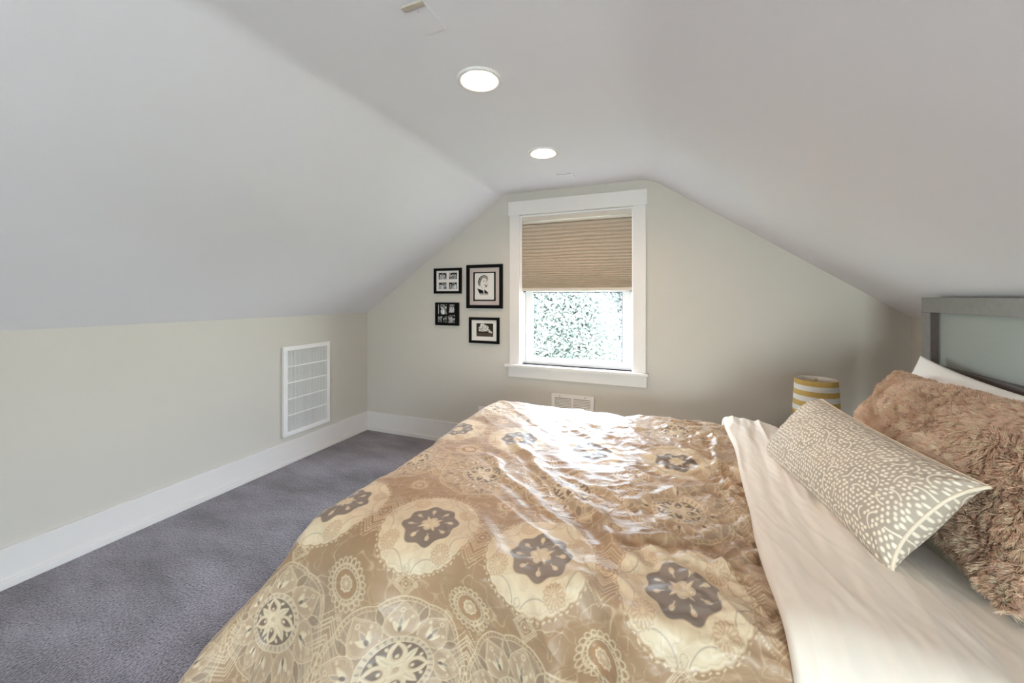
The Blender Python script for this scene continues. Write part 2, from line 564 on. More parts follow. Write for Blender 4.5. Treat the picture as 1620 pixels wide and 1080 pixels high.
# ------------------------------------------------------------------ pleated blind
bx0, bx1 = WIN[0] + 0.004, WIN[1] - 0.010
bl = empty('pleated_blind', ((bx0 + bx1) / 2, D + 0.03, 2.12),
           'tan pleated fabric blind covering the upper half of the window', 'window blind')
O = Vector(bl.location)
m = MB(); m.box(bx0 - O.x, bx1 - O.x, -0.026, 0.020, 2.072 - O.z, 2.110 - O.z, 0.003); m.build('head_rail', M['blind_rail'], bl)
m = MB(); m.box(bx0 - O.x, bx1 - O.x, -0.022, 0.010, 2.046 - O.z, 2.066 - O.z, 0.006); m.build('upper_rail', M['blind_rail'], bl)
nz_ = 25
zs = [2.046]
w_ = [1.0 + 0.5 * math.cos(math.pi * min(1, k / nz_)) for k in range(nz_)]
tot = sum(w_)
for k in range(nz_): zs.append(zs[-1] - (2.046 - 1.478) * w_[k] / tot)
V = []
nx = 60
xs = np.linspace(bx0 + 0.003, bx1 - 0.003, nx)
prof_y = []; prof_z = []
for k in range(nz_ + 1):
    prof_y.append(0.0); prof_z.append(zs[k])
    if k < nz_:
        d = zs[k] - zs[k + 1]
        prof_y += [-0.010, -0.017, -0.020, -0.015]; prof_z += [zs[k] - 0.22 * d, zs[k] - 0.50 * d, zs[k] - 0.80 * d, zs[k] - 0.96 * d]
py = np.array(prof_y); pz = np.array(prof_z)
G = np.zeros((nx, len(py), 3))
G[..., 0] = (xs - O.x)[:, None]
wav = 0.0018 * fbm(xs[:, None] * 4, pz[None, :] * 26, 3, 3)
G[..., 1] = py[None, :] + wav
sagw = sstep(2.046, 2.0, pz)[None, :] * sstep(1.478, 1.5, pz)[None, :]
G[..., 2] = (pz - O.z)[None, :] + 0.0035 * noise2(xs[:, None] * 3.0, pz[None, :] * 18, 5) * sagw
me = np_mesh('pleated_fabric', G.reshape(-1, 3), grid_faces(nx, len(py)), smooth=False)
link('pleated_fabric', me, M['blind'], bl)
G2 = G.copy(); G2[..., 1] = 0.008 - 1.0 * (G[..., 1])
me = np_mesh('lining_fabric', G2.reshape(-1, 3), grid_faces(nx, len(py)), smooth=False)
link('lining_fabric', me, M['blind'], bl)
m = MB(); m.box(bx0 - O.x, bx1 - O.x, -0.016, 0.014, 1.452 - O.z, 1.478 - O.z, 0.005); m.build('bottom_rail', M['blind_rail'], bl)

# ------------------------------------------------------------------ recessed downlights
vis = 0
for (cx, cy) in DL:
    lab = ['white recessed ceiling downlight nearest the window, lit', 'white recessed ceiling downlight farther from the window, lit, larger in view'][vis]
    r = empty('recessed_downlight', (cx, cy, ZC), lab, 'ceiling light', 'recessed ceiling downlights'); vis += 1
    m = MB()
    m.lathe([(0.078, 0.020), (0.098, 0.0), (0.097, -0.005), (0.092, -0.008), (0.080, -0.008), (0.076, -0.004), (0.070, 0.004), (0.056, 0.020), (0.0525, 0.022), (0.0525, 0.030), (0.049, 0.030),
             (0.049, 0.075), (0.075, 0.075), (0.078, 0.020)], seg=48)
    m.build('trim_ring', M['metal_white'], r)
    m = MB(); m.lathe([(0.0, 0.016), (0.030, 0.018), (0.044, 0.022), (0.0485, 0.028), (0.0485, 0.045), (0.0, 0.045)], seg=48)
    m.build('lens', M['lens'], r)

# ------------------------------------------------------------------ ceiling plates
for i, (xa, xb, ya, yb, lab) in enumerate(((-0.795, -0.715, 1.020, 1.160, 'small flush white ceiling plate with a beige strip, nearest the larger downlight'),
                                            (-0.792, -0.672, 2.860, 2.975, 'small white ceiling plate between the far downlight and window'))):
    r = empty('ceiling_plate', ((xa + xb) / 2, (ya + yb) / 2, ZC), lab, 'ceiling plate')
    hx, hy = (xb - xa) / 2, (yb - ya) / 2
    m = MB(); m.box(-hx, hx, -hy, hy, -0.004, 0.0, 0.001)
    m.build('plate', M['ceiling'], r)
    m = MB()
    if i == 0: m.box(-hx, hx, -hy - 0.004, -hy + 0.014, -0.010, -0.004, 0.002)
    else: m.box(-hx, hx - 0.01, -hy - 0.001, -hy + 0.003, -0.0065, -0.004)
    m.build('edge_strip', M['beige'], r)
    if i == 0:
        m = MB(); m.lathe([(0, -0.0052), (0.002, -0.0052), (0.002, -0.004), (0, -0.004)], 0, -hy + 0.035, 10); m.build('screw', M['beige'], r)

# ------------------------------------------------------------------ return air grille on the left wall
gy0, gy1, gz0, gz1 = 2.262, 2.735, 0.236, 0.985
r = empty('return_air_grille', (XL, (gy0 + gy1) / 2, gz0), 'large white return air grille low on the left knee wall', 'vent')
hy = (gy1 - gy0) / 2; hz = gz1 - gz0
m = MB()
fw = 0.036
for (a, c, e, f) in ((-hy, hy, 0, fw), (-hy, hy, hz - fw, hz), (-hy, -hy + fw, fw, hz - fw), (hy - fw, hy, fw, hz - fw)):
    m.box(0.012, 0.026, a, c, e, f, 0.002)
for (a, c, e, f) in ((-hy + 0.004, hy - 0.004, 0.004, 0.012), (-hy + 0.004, hy - 0.004, hz - 0.012, hz - 0.004), (-hy + 0.004, -hy + 0.012, 0.012, hz - 0.012), (hy - 0.012, hy - 0.004, 0.012, hz - 0.012)):
    m.box(0.0, 0.012, a, c, e, f)
m.build('frame', M['metal_white'], r)
m = MB()
rows_n = 5; rh = (hz - 2 * fw) / rows_n
for k in range(1, rows_n):
    m.box(0.012, 0.024, -hy + fw, hy - fw, fw + k * rh - 0.005, fw + k * rh + 0.005, 0.001)
m.build('crossbar', M['metal_white'], r)
m = MB()
ns = 34
for k in range(ns):
    yy = -hy + fw + (k + 0.5) * (2 * hy - 2 * fw) / ns
    m.box(0.010, 0.020, yy - 0.0024, yy + 0.0024, fw, hz - fw)
m.build('vertical_slats', M['metal_white'], r)
m = MB(); m.box(0.0, 0.003, -hy + 0.02, hy - 0.02, 0.02, hz - 0.02); m.build('filter', M['greyvoid'], r)
for zz in (0.055, hz - 0.055):
    m = MB(); m.box(0.026, 0.030, -hy + 0.008, -hy + 0.018, zz - 0.012, zz + 0.012, 0.002); m.build('latch', M['metal_white'], r)

# ------------------------------------------------------------------ supply register + outlet on far wall
rx0, rx1 = -0.940, -0.576
rz0, rz1 = 0.390, 0.570
r = empty('wall_register', ((rx0 + rx1) / 2, D, rz0), 'white wall register with dark louvres below the window sill', 'vent')
hx = (rx1 - rx0) / 2; hz = rz1 - rz0
m = MB()
for (a, c, e, f) in ((-hx, hx, 0, 0.034), (-hx, hx, hz - 0.034, hz), (-hx, -hx + 0.028, 0.034, hz - 0.034), (hx - 0.028, hx, 0.034, hz - 0.034), (-0.008, 0.008, 0.034, hz - 0.034)):
    m.box(a, c, -0.010, 0.0, e, f, 0.0015)
m.build('frame', M['metal_white'], r)
for s_ in (-1, 1):
    m = MB()
    a, c = (-hx + 0.028, -0.008) if s_ < 0 else (0.008, hx - 0.028)
    for k in range(8):
        z_ = 0.038 + (k + 0.5) * (hz - 0.076) / 8
        m.quad([(a, -0.009, z_ - 0.0035), (c, -0.009, z_ - 0.0035), (c, -0.002, z_ + 0.0045), (a, -0.002, z_ + 0.0045)])
    m.build('louvres', M['metal_white'], r)
m = MB(); m.box(-hx + 0.02, hx - 0.02, -0.0012, -0.0004, 0.02, hz - 0.02); m.build('duct_opening', M['dark'], r)
for s_ in (-1, 1):
    m = MB(); m.tube([(s_ * hx * 0.6, -0.010, hz - 0.017), (s_ * hx * 0.6, -0.0125, hz - 0.017)], 0.004, 10); m.build('screw', M['dark'], r)

r = empty('outlet_plate', (-1.575, D, 0.32), 'white wall plate low on the far wall, half hidden by the bed corner', 'outlet')
m = MB(); m.box(-0.073, 0.073, -0.006, 0.0, -0.06, 0.062, 0.003); m.build('plate', M['metal_white'], r)
for s_ in (-1, 1):
    m = MB(); m.box(s_ * 0.035 - 0.017, s_ * 0.035 + 0.017, -0.009, -0.006, -0.035, 0.035, 0.002); m.build('socket', M['trim'], r)

# ------------------------------------------------------------------ painting tools (surface prints)
def lay(col, mask, c):
    mask = np.clip(mask, 0, 1)[..., None]
    col[...] = col * (1 - mask) + np.array(c) * mask


def inside(d, w=0.0025):        # d<0 inside
    return np.clip(0.5 - d / w, 0, 1)


def line(d, lw, w=0.002):
    return np.clip(0.5 - (np.abs(d) - lw / 2) / w, 0, 1)


def rot(x, y, a):
    c, s = math.cos(a), math.sin(a)
    return x * c + y * s, -x * s + y * c


def ell(x, y, cx, cy, rx, ry, a=0.0):
    X, Y = rot(x - cx, y - cy, a)
    q = np.sqrt((X / rx) ** 2 + (Y / ry) ** 2)
    return (q - 1) * min(rx, ry)


def box2(x, y, cx, cy, hx, hy, a=0.0):
    X, Y = rot(x - cx, y - cy, a)
    return np.maximum(np.abs(X) - hx, np.abs(Y) - hy)


def seg(x, y, ax, ay, bx, by):
    dx, dy = bx - ax, by - ay
    t = np.clip(((x - ax) * dx + (y - ay) * dy) / (dx * dx + dy * dy + 1e-12), 0, 1)
    return np.hypot(x - ax - t * dx, y - ay - t * dy)


# ------------------------------------------------------------------ framed pictures
def print_panel(name, w, h, fn, parent, z=0.0, res=0.0012, cx=0.0, cz=0.0):
    nu, nv = int(w / res) + 2, int(h / res) + 2
    u = np.linspace(-w / 2, w / 2, nu); v = np.linspace(-h / 2, h / 2, nv)
    U, Vv = np.meshgrid(u, v, indexing='ij')
    col = fn(U, Vv, w, h)
    P = np.stack([U + cx, np.full_like(U, z), Vv + cz], -1)
    me = np_mesh(name, P.reshape(-1, 3), grid_faces(nu, nv), smooth=False, colors=col)
    return link(name, me, M['print'], parent)


INK = (0.008, 0.007, 0.007)
PAPER = (0.72, 0.68, 0.64)


def photo_noise(U, V, seed, dark=0.03, light=0.6, sc=70, thr=0.0):
    n = fbm(U * sc, V * sc, 4, seed)
    t = sstep(thr - 0.12, thr + 0.12, n)
    return dark + (light - dark) * t


def family_photo(seed, light=0.62):
    def f(U, V, w, h):
        g = photo_noise(U, V, seed, 0.03, 0.35, 60, 0.1)
        rr = np.random.default_rng(seed)
        col = np.stack([g, g * 0.97, g * 0.94], -1)
        for k in range(3):           # blurred people: heads and shoulders
            cx = (k - 1) * w * 0.26 + rr.uniform(-.03, .03) * w
            cy = rr.uniform(-.05, .18) * h
            lay(col, inside(ell(U, V, cx, cy - 0.33 * h, w * 0.15, h * 0.30), 0.004), (light * rr.uniform(.1, 1),) * 3)
            lay(col, inside(ell(U, V, cx, cy + 0.05 * h, w * 0.085, h * 0.14), 0.003), (light, light * .96, light * .92))
            lay(col, inside(ell(U, V, cx, cy + 0.15 * h, w * 0.09, h * 0.07), 0.003), INK)
        return col
    return f


def portrait(U, V, w, h):
    col = np.zeros(U.shape + (3,)); col[...] = PAPER
    s = h / 0.26 * 1.3
    U = U / s + 0.004; V = V / s - 0.012
    # jacket lapels
    fade = sstep(-0.085, -0.055, V)
    lay(col, inside(np.maximum(np.maximum(-(V - (-0.028 - 0.35 * (U + 0.05))) * -1, -(U + 0.055 + (V + 0.03) * 0.45)), U + 0.012 + (V + 0.03) * 0.35), 0.003) * fade * inside(-(V + 0.09)), INK)
    lay(col, inside(np.maximum(np.maximum(V + 0.035 + 0.8 * (U - 0.005), -(U - 0.002) - (V + 0.04) * 0.05), U - 0.035), 0.003) * fade * inside(-(V + 0.09)), INK)
    # hair: curls around the head
    rr = np.random.default_rng(4)
    hair = [(-0.040, 0.012, 0.011), (-0.038, 0.028, 0.013), (-0.030, 0.045, 0.014), (-0.015, 0.057, 0.014), (0.000, 0.062, 0.013), (0.016, 0.058, 0.013),
            (0.026, 0.048, 0.008), (0.029, 0.036, 0.005), (-0.018, 0.046, 0.010), (-0.002, 0.052, 0.011), (0.012, 0.050, 0.010), (-0.036, 0.000, 0.008)]
    for (a, c, q) in hair: lay(col, inside(ell(U, V, a, c, q, q * 0.9), 0.003), INK)
    for (a, c, q) in hair: lay(col, line(ell(U, V, a + 0.002, c + 0.002, q * 0.45, q * 0.35), 0.0018), PAPER)
    lay(col, inside(ell(U, V, 0.003, 0.018, 0.026, 0.033, 0.15), 0.003), PAPER)
    lay(col, line(ell(U, V, 0.004, 0.016, 0.028, 0.037, 0.15), 0.0014) * (U > 0.005) * (V < 0.02), INK)
    for cx in (-0.001, 0.020):
        lay(col, inside(ell(U, V, cx, 0.024, 0.0045, 0.0025), 0.002), INK)
        lay(col, inside(seg(U, V, cx - 0.006, 0.032, cx + 0.005, 0.033) - 0.0012), INK)
    lay(col, inside(seg(U, V, 0.012, 0.022, 0.015, 0.010) - 0.0007), INK)
    lay(col, inside(ell(U, V, 0.009, -0.001, 0.010, 0.004, 0.15), 0.002), INK)
    lay(col, inside(ell(U, V, 0.009, 0.000, 0.0075, 0.0016, 0.15), 0.0015), PAPER)
    lay(col, inside(ell(U, V, 0.018, -0.010, 0.006, 0.006), 0.003), INK)
    lay(col, inside(seg(U, V, -0.020, -0.010, -0.012, -0.030) - 0.0009), INK)
    # pencil mark at lower right
    t = np.abs(V + 0.094 + 0.0015 * np.sin(U * 900)) - 0.0006
    lay(col, inside(t, 0.0015) * (U > 0.030) * (U < 0.058) * 0.6, (0.25, 0.24, 0.23))
    return col


def tree_photo(U, V, w, h):
    col = np.zeros(U.shape + (3,)); col[...] = (0.035, 0.028, 0.022)
    g = photo_noise(U, V, 31, 0.25, 0.72, 130, -0.1)
    mask = 0
    for (a, c, q) in [(-.02, .035, .022), (-.038, .012, .018), (-.005, .028, .024), (.015, .022, .02), (.0, .005, .022), (-.025, .0, .018), (.03, .0, .014), (.045, -.012, .012), (.06, -.02, .008), (-.045, -.005, .01)]:
        mask = np.maximum(mask, inside(ell(U, V, a * w / .15, c * h / .11, q * w / .15, q * .8 * h / .11) + 0.003 * noise2(U * 400, V * 400, 9), 0.003))
    m_ = mask[..., None]
    col = col * (1 - m_) + np.stack([g, g * .97, g * .9], -1) * m_
    gr = (V < -0.028 * h / .11)
    st = 0.5 + 0.5 * np.sin(V * 900 + 3 * noise2(U * 20, V * 100, 2))
    lay(col, gr * st * 0.5, (0.22, 0.17, 0.13))
    return col


def frame_root(x0, x1, z0, z1, label, bw, depth=0.022):
    cx, cz = (x0 + x1) / 2, (z0 + z1) / 2
    w, h = x1 - x0, z1 - z0
    r = empty('picture_frame', (cx, D, cz), label, 'framed picture', 'black framed pictures left of the window')
    m = MB()
    m.box(-w / 2, w / 2, -depth, 0.0, h / 2 - bw, h / 2, 0.0015); m.box(-w / 2, w / 2, -depth, 0.0, -h / 2, -h / 2 + bw, 0.0015)
    m.box(-w / 2, -w / 2 + bw, -depth, 0.0, -h / 2 + bw, h / 2 - bw, 0.0015); m.box(w / 2 - bw, w / 2, -depth, 0.0, -h / 2 + bw, h / 2 - bw, 0.0015)
    m.build('frame', M['black'], r)
    return r, w, h


def mat_board(r, w, h, bw, mt, y=-0.009):
    m = MB(); m.box(-w / 2 + bw, w / 2 - bw, y, -0.001, -h / 2 + bw, h / 2 - bw); return m.build('mat_board', mt, r)


# top left: four photos in a white mat
bw = 0.025
r, w, h = frame_root(-2.128, -1.824, 1.432, 1.677, 'black frame, white mat with four small black and white photos, top left of the group', bw)
mat_board(r, w, h, bw, M['matboard'])
for k, (a, c) in enumerate(((-1, 1), (1, 1), (-1, -1), (1, -1))):
    print_panel('photo', 0.088, 0.062, family_photo(50 + k), r, -0.0096, cx=a * 0.058, cz=c * 0.047)
# lower left: black collage
r, w, h = frame_root(-2.112, -1.852, 1.126, 1.346, 'small all-black frame with five collage photos, lower left of the group', 0.018)
mat_board(r, w, h, 0.018, M['black'])
print_panel('photo', 0.070, 0.098, family_photo(61, 0.75), r, -0.0096, cx=-0.040, cz=0.044)
print_panel('photo', 0.006, 0.092, lambda U, V, w, h: np.full(U.shape + (3,), 0.7), r, -0.0096, cx=-0.098, cz=0.044)
print_panel('photo', 0.066, 0.080, family_photo(62, 0.55), r, -0.0096, cx=0.050, cz=0.052)
print_panel('photo', 0.046, 0.060, family_photo(63, 0.3), r, -0.0096, cx=-0.080, cz=-0.053)
print_panel('photo', 0.046, 0.060, family_photo(64, 0.3), r, -0.0096, cx=-0.022, cz=-0.053)
print_panel('photo', 0.072, 0.078, family_photo(65, 0.6), r, -0.0096, cx=0.050, cz=-0.047)
# large portrait
r, w, h = frame_root(-1.766, -1.399, 1.295, 1.699, 'largest black frame with a portrait drawing of a smiling woman, next to the window', 0.029, 0.026)
mat_board(r, w, h, 0.029, M['matpink'])
pw, ph = 0.226, 0.268
m = MB()
m.box(-pw / 2, pw / 2, -0.016, -0.009, ph / 2 - 0.011, ph / 2); m.box(-pw / 2, pw / 2, -0.016, -0.009, -ph / 2, -ph / 2 + 0.011)
m.box(-pw / 2, -pw / 2 + 0.012, -0.016, -0.009, -ph / 2 + 0.011, ph / 2 - 0.011); m.box(pw / 2 - 0.012, pw / 2, -0.016, -0.009, -ph / 2 + 0.011, ph / 2 - 0.011)
m.build('inner_frame', M['black'], r)
print_panel('portrait_print', pw - 0.024, ph - 0.022, portrait, r, -0.0105)
# lower right: tree photo
r, w, h = frame_root(-1.741, -1.432, 0.970, 1.210, 'black frame with a photo of a pale tree, lowest of the group beside the window', 0.024)
mat_board(r, w, h, 0.024, M['matboard'])
print_panel('photo', 0.172, 0.122, tree_photo, r, -0.0096, cx=0.006, cz=0.004)

# ------------------------------------------------------------------ bed: frame, headboard
HX = 1.170
YC = 1.735
bed = empty('bed', (0.05, YC, 0), 'queen bed with a grey-brown framed headboard against the right wall', 'bed')
hb = [0.900 - YC, 2.567 - YC]
m = MB()
sw = 0.068
bx = 0.05
m.box(HX - bx, HX + 0.048 - bx, hb[0], hb[1], 1.325, 1.397, 0.004)
m.box(HX - bx, HX + 0.048 - bx, hb[0], hb[0] + sw, 0.0, 1.325, 0.003)
m.box(HX - bx, HX + 0.048 - bx, hb[1] - sw, hb[1], 0.0, 1.325, 0.003)
hb_o = m.build('headboard', M['headboard'], bed)
m = MB()
m.box(HX + 0.002 - bx, HX + 0.046 - bx, hb[1] - sw - 0.006, hb[1] - sw - 0.0002, 1.075, 1.325)
m.box(HX + 0.002 - bx, HX + 0.046 - bx, hb[0] + sw + 0.0002, hb[0] + sw + 0.006, 1.075, 1.325)
m.box(HX - 0.002 - bx, HX + 0.046 - bx, hb[0] + sw, hb[1] - sw, 1.02, 1.075, 0.002)
m.build('inner_rail', M['reveal'], hb_o)
m = MB(); m.box(HX + 0.030 - bx, HX + 0.038 - bx, hb[0] + sw + 0.006, hb[1] - sw - 0.006, 1.075, 1.325); m.build('glass_panel', M['panel'], hb_o)
m = MB(); m.box(HX + 0.012 - bx, HX + 0.040 - bx, hb[0] + sw, hb[1] - sw, 0.25, 1.02); m.build('lower_panel', M['headboard'], hb_o)
for yy in (0.985 - YC, 2.455 - YC):
    m = MB(); m.box(-1.03 - bx, HX - bx, yy, yy + 0.03, 0.16, 0.355, 0.004); m.build('side_rail', M['headboard'], bed)
m = MB(); m.box(-1.055 - bx, -1.03 - bx, 0.985 - YC, 2.485 - YC, 0.16, 0.355, 0.004); m.build('foot_rail', M['headboard'], bed)
m = MB(); m.box(-1.03 - bx, HX - bx, 1.015 - YC, 2.455 - YC, 0.30, 0.345); m.build('slat_base', M['wood'], bed)
for a in (-1.05, 0.0):
    for yy in (0.99, 2.42):
        m = MB(); m.box(a - bx, a + 0.055 - bx, yy - YC, yy + 0.055 - YC, 0, 0.16, 0.003); m.build('leg', M['headboard'], bed)

# mattress under its fitted sheet
m = MB(); m.box(-1.00, 1.150, 0.985, 2.475, 0.348, 0.640, 0.045)
mo = m.build('mattress', M['mattress'])
set_smooth(mo.data)
tag(mo, 'mattress in a pale cream fitted sheet, showing at the bed head beside the cushions', 'mattress')

# ------------------------------------------------------------------ draped cloth mapping
RAD = 0.10
X_FOOT, Y_NEAR, Y_FAR, Z_TOP = -1.155, 0.925, 2.505, 0.672


def drape(U, V, H, flare=0.42):
    """cloth coordinates (metres, = room x,y on the flat top) -> 3D, with offset H along the normal"""
    x0 = X_FOOT + RAD; y0 = Y_NEAR + RAD; y1 = Y_FAR - RAD
    cx = np.maximum(U, x0); cy = np.clip(V, y0, y1)
    dx = U - cx; dy = V - cy
    r = np.hypot(dx, dy) + 1e-9
    nx_, ny_ = dx / r, dy / r
    arc = RAD * math.pi / 2
    th = np.clip(r / RAD, 0, math.pi / 2)
    s = np.maximum(r - arc, 0)
    fl = flare * (1 - np.exp(-s / 0.22)) * 0.8
    hor = RAD * np.sin(th) + s * fl
    # far end puffs up a little; slight crown
    zt = Z_TOP + 0.012 * sstep(1.6, 2.4, cy) + 0.008 * sstep(-0.2, -0.9, cx)
    z = zt - RAD * (1 - np.cos(th)) - s * np.sqrt(np.maximum(1 - fl ** 2, 0.1))
    X = cx + nx_ * hor; Y = cy + ny_ * hor
    nn = np.stack([nx_ * np.sin(th), ny_ * np.sin(th), np.cos(th)], -1)
    X = X + 0.035 * sstep(-0.9, -1.15, U) * np.exp(-((V - 1.45) / 0.35) ** 2)
    cc = sstep(-0.72, -1.15, U) * sstep(1.03, 0.68, V)
    X = X - 0.13 * cc; Y = Y - 0.09 * cc
    P = np.stack([X, Y, z], -1) + nn * H[..., None]
    return P


# duvet grid
du0, du1 = -1.62, 0.34
dv0, dv1 = 0.44, 2.95
us = np.arange(du0, du1, 0.0026)
vl = [dv0]
while vl[-1] < dv1: vl.append(vl[-1] + 0.0021 + 0.0022 * min(1, max(0, (vl[-1] - 0.9) / 1.2)))
vv = np.array(vl)
U, V = np.meshgrid(us, vv, indexing='ij')

BASE = (0.33, 0.205, 0.112); CREAM = (0.62, 0.50, 0.335); LINE = (0.60, 0.465, 0.30)
DARK = (0.18, 0.128, 0.092); TAN = (0.48, 0.34, 0.215); GREY = (0.34, 0.26, 0.19)
col = np.zeros(U.shape + (3,), dtype=np.float64); col[...] = BASE
nz1 = fbm(U * 5, V * 5, 4, 11)[..., None]
col *= 1 + 0.16 * nz1
t_ = sstep(-0.1, 0.5, fbm(U * 3 + 3, V * 3, 3, 21))[..., None]
col = col * (1 - 0.45 * t_) + np.array((0.41, 0.32, 0.25)) * 0.45 * t_
emb = np.zeros(U.shape)          # raised embroidery
# background vine lines
for (sc, sd, lw, am) in ((13, 41, 0.035, 0.75), (19, 44, 0.045, 0.55), (31, 47, 0.06, 0.45)):
    n_ = fbm(U * sc, V * sc, 2, sd)
    k_ = np.clip(1 - np.abs(n_) / lw, 0, 1) * am * sstep(-0.6, -0.1, noise2(U * 7, V * 7, sd + 5))
    lay(col, k_, LINE)


def window_idx(cx, cy, R):
    i0, i1 = np.searchsorted(us, [cx - R, cx + R]); j0, j1 = np.searchsorted(vv, [cy - R, cy + R])
    return slice(i0, i1), slice(j0, j1)


def leaf(x, y, cx, cy, L, W, a):
    X, Y = rot(x - cx, y - cy, a)
    t = np.clip(X / L, 0, 1)
    hw = W * np.sin(np.pi * t ** 0.8) ** 0.9 + 1e-6
    return np.where((X > 0) & (X < L), np.abs(Y) - hw, np.maximum(-X, X - L) + np.abs(Y))


def mandala_a(cx, cy, ph=0.0, S=1.0):
    R = 0.190 * S
    I = window_idx(cx, cy, R + 0.02)
    x = (U[I] - cx) / S; y = (V[I] - cy) / S
    if x.size == 0: return
    c = col[I]; e = emb[I]
    r = np.hypot(x, y); th = np.arctan2(y, x) + ph
    def stroke(m_, cc=LINE, h=1.0):
        lay(c, m_, cc); np.maximum(e, m_ * h, out=e)
    lay(c, inside(r - 0.168) * 0.35, GREY)
    # scalloped border, two lines with beads
    ro = 0.172 + 0.010 * np.abs(np.cos(4 * th))
    stroke(line(r - ro, 0.0032)); stroke(line(r - ro + 0.011, 0.0022) * 0.9)
    stroke(line(r - ro + 0.0055, 0.0045) * (np.sin(th * 90) > 0.1) * 0.45)
    # eight pointed leaves between rings
    n = 8; sec = 2 * math.pi / n
    f = (th + sec / 2) % sec - sec / 2
    X = r * np.cos(f); Y = r * np.sin(f)
    d = np.abs(Y) - 0.044 * np.sin(np.pi * np.clip((X - 0.080) / 0.092, 0, 1) ** 0.65)
    m_in = (X > 0.078) & (X < 0.172)
    lay(c, inside(d) * m_in * 0.5, TAN)
    stroke(line(d, 0.0030) * m_in)
    stroke(line(d + 0.006, 0.0016) * m_in * 0.7)
    # motif in each leaf: three leaves, a dark bud and berries
    for (a, L, W) in ((0.0, 0.040, 0.0065), (0.62, 0.032, 0.006), (-0.62, 0.032, 0.006)):
        q = leaf(X, Y, 0.098, 0.0, L, W, a)
        lay(c, inside(q), CREAM if a else GREY); stroke(line(q, 0.0022))
    stroke(line(np.hypot(X - 0.148, Y) - 0.005, 0.003)); lay(c, inside(ell(X, Y, 0.105, 0.0, 0.008, 0.005)), DARK)
    for s_ in (-1, 1):
        stroke(inside(np.hypot(X - 0.128, Y - s_ * 0.026) - 0.0045) * 0.8)
    # in-between darts
    f2 = th % sec - sec / 2
    X2 = r * np.cos(f2); Y2 = r * np.sin(f2)
    q = leaf(X2, Y2, 0.120, 0.0, 0.048, 0.012, 0.0)
    lay(c, inside(q) * 0.55, (0.25, 0.17, 0.11)); stroke(line(q, 0.0024))
    # ticked ring
    lay(c, inside(r - 0.085), GREY)
    stroke(line(r - 0.085, 0.0030)); stroke(line(r - 0.071, 0.0026))
    ring = inside(np.abs(r - 0.078) - 0.006)
    stroke(ring * (np.abs(((th * 30 / (2 * math.pi)) % 1) - 0.5) < 0.33) * 0.65)
    # dark disc
    lay(c, inside(r - 0.069), DARK)
    n = 4; sec = 2 * math.pi / n
    f = (th + sec / 2) % sec - sec / 2
    X = r * np.cos(f); Y = r * np.sin(f)
    q = ell(X, Y, 0.040, 0.0, 0.025, 0.021)
    q = q - 0.006 * np.exp(-(Y / 0.005) ** 2) * (X > 0.04)
    lay(c, inside(q), CREAM); lay(c, inside(q + 0.005), TAN); stroke(line(q, 0.0026)); stroke(line(q + 0.007, 0.0020))
    lay(c, inside(q + 0.010), DARK); stroke(inside(np.hypot(X - 0.034, Y) - 0.0048))
    f2 = th % sec - sec / 2
    X2 = r * np.cos(f2); Y2 = r * np.sin(f2)
    q = leaf(X2, Y2, 0.020, 0.0, 0.044, 0.0085, 0.0)
    lay(c, inside(q), CREAM); stroke(line(q, 0.0022)); lay(c, line(Y2, 0.0016) * inside(q + 0.003), GREY)
    for s_ in (-1, 1):
        stroke(inside(ell(X2, Y2, 0.056, s_ * 0.020, 0.0055, 0.004)))
    # centre flower
    rf = 0.0175 + 0.005 * np.abs(np.cos(4 * th))
    lay(c, inside(r - rf), CREAM); stroke(line(r - rf, 0.0022))
    lay(c, line(np.sin(4 * th) * r, 0.0013) * inside(r - 0.018) * inside(0.009 - r), GREY)
    lay(c, inside(r - 0.0085), TAN); stroke(line(r - 0.0085, 0.002))


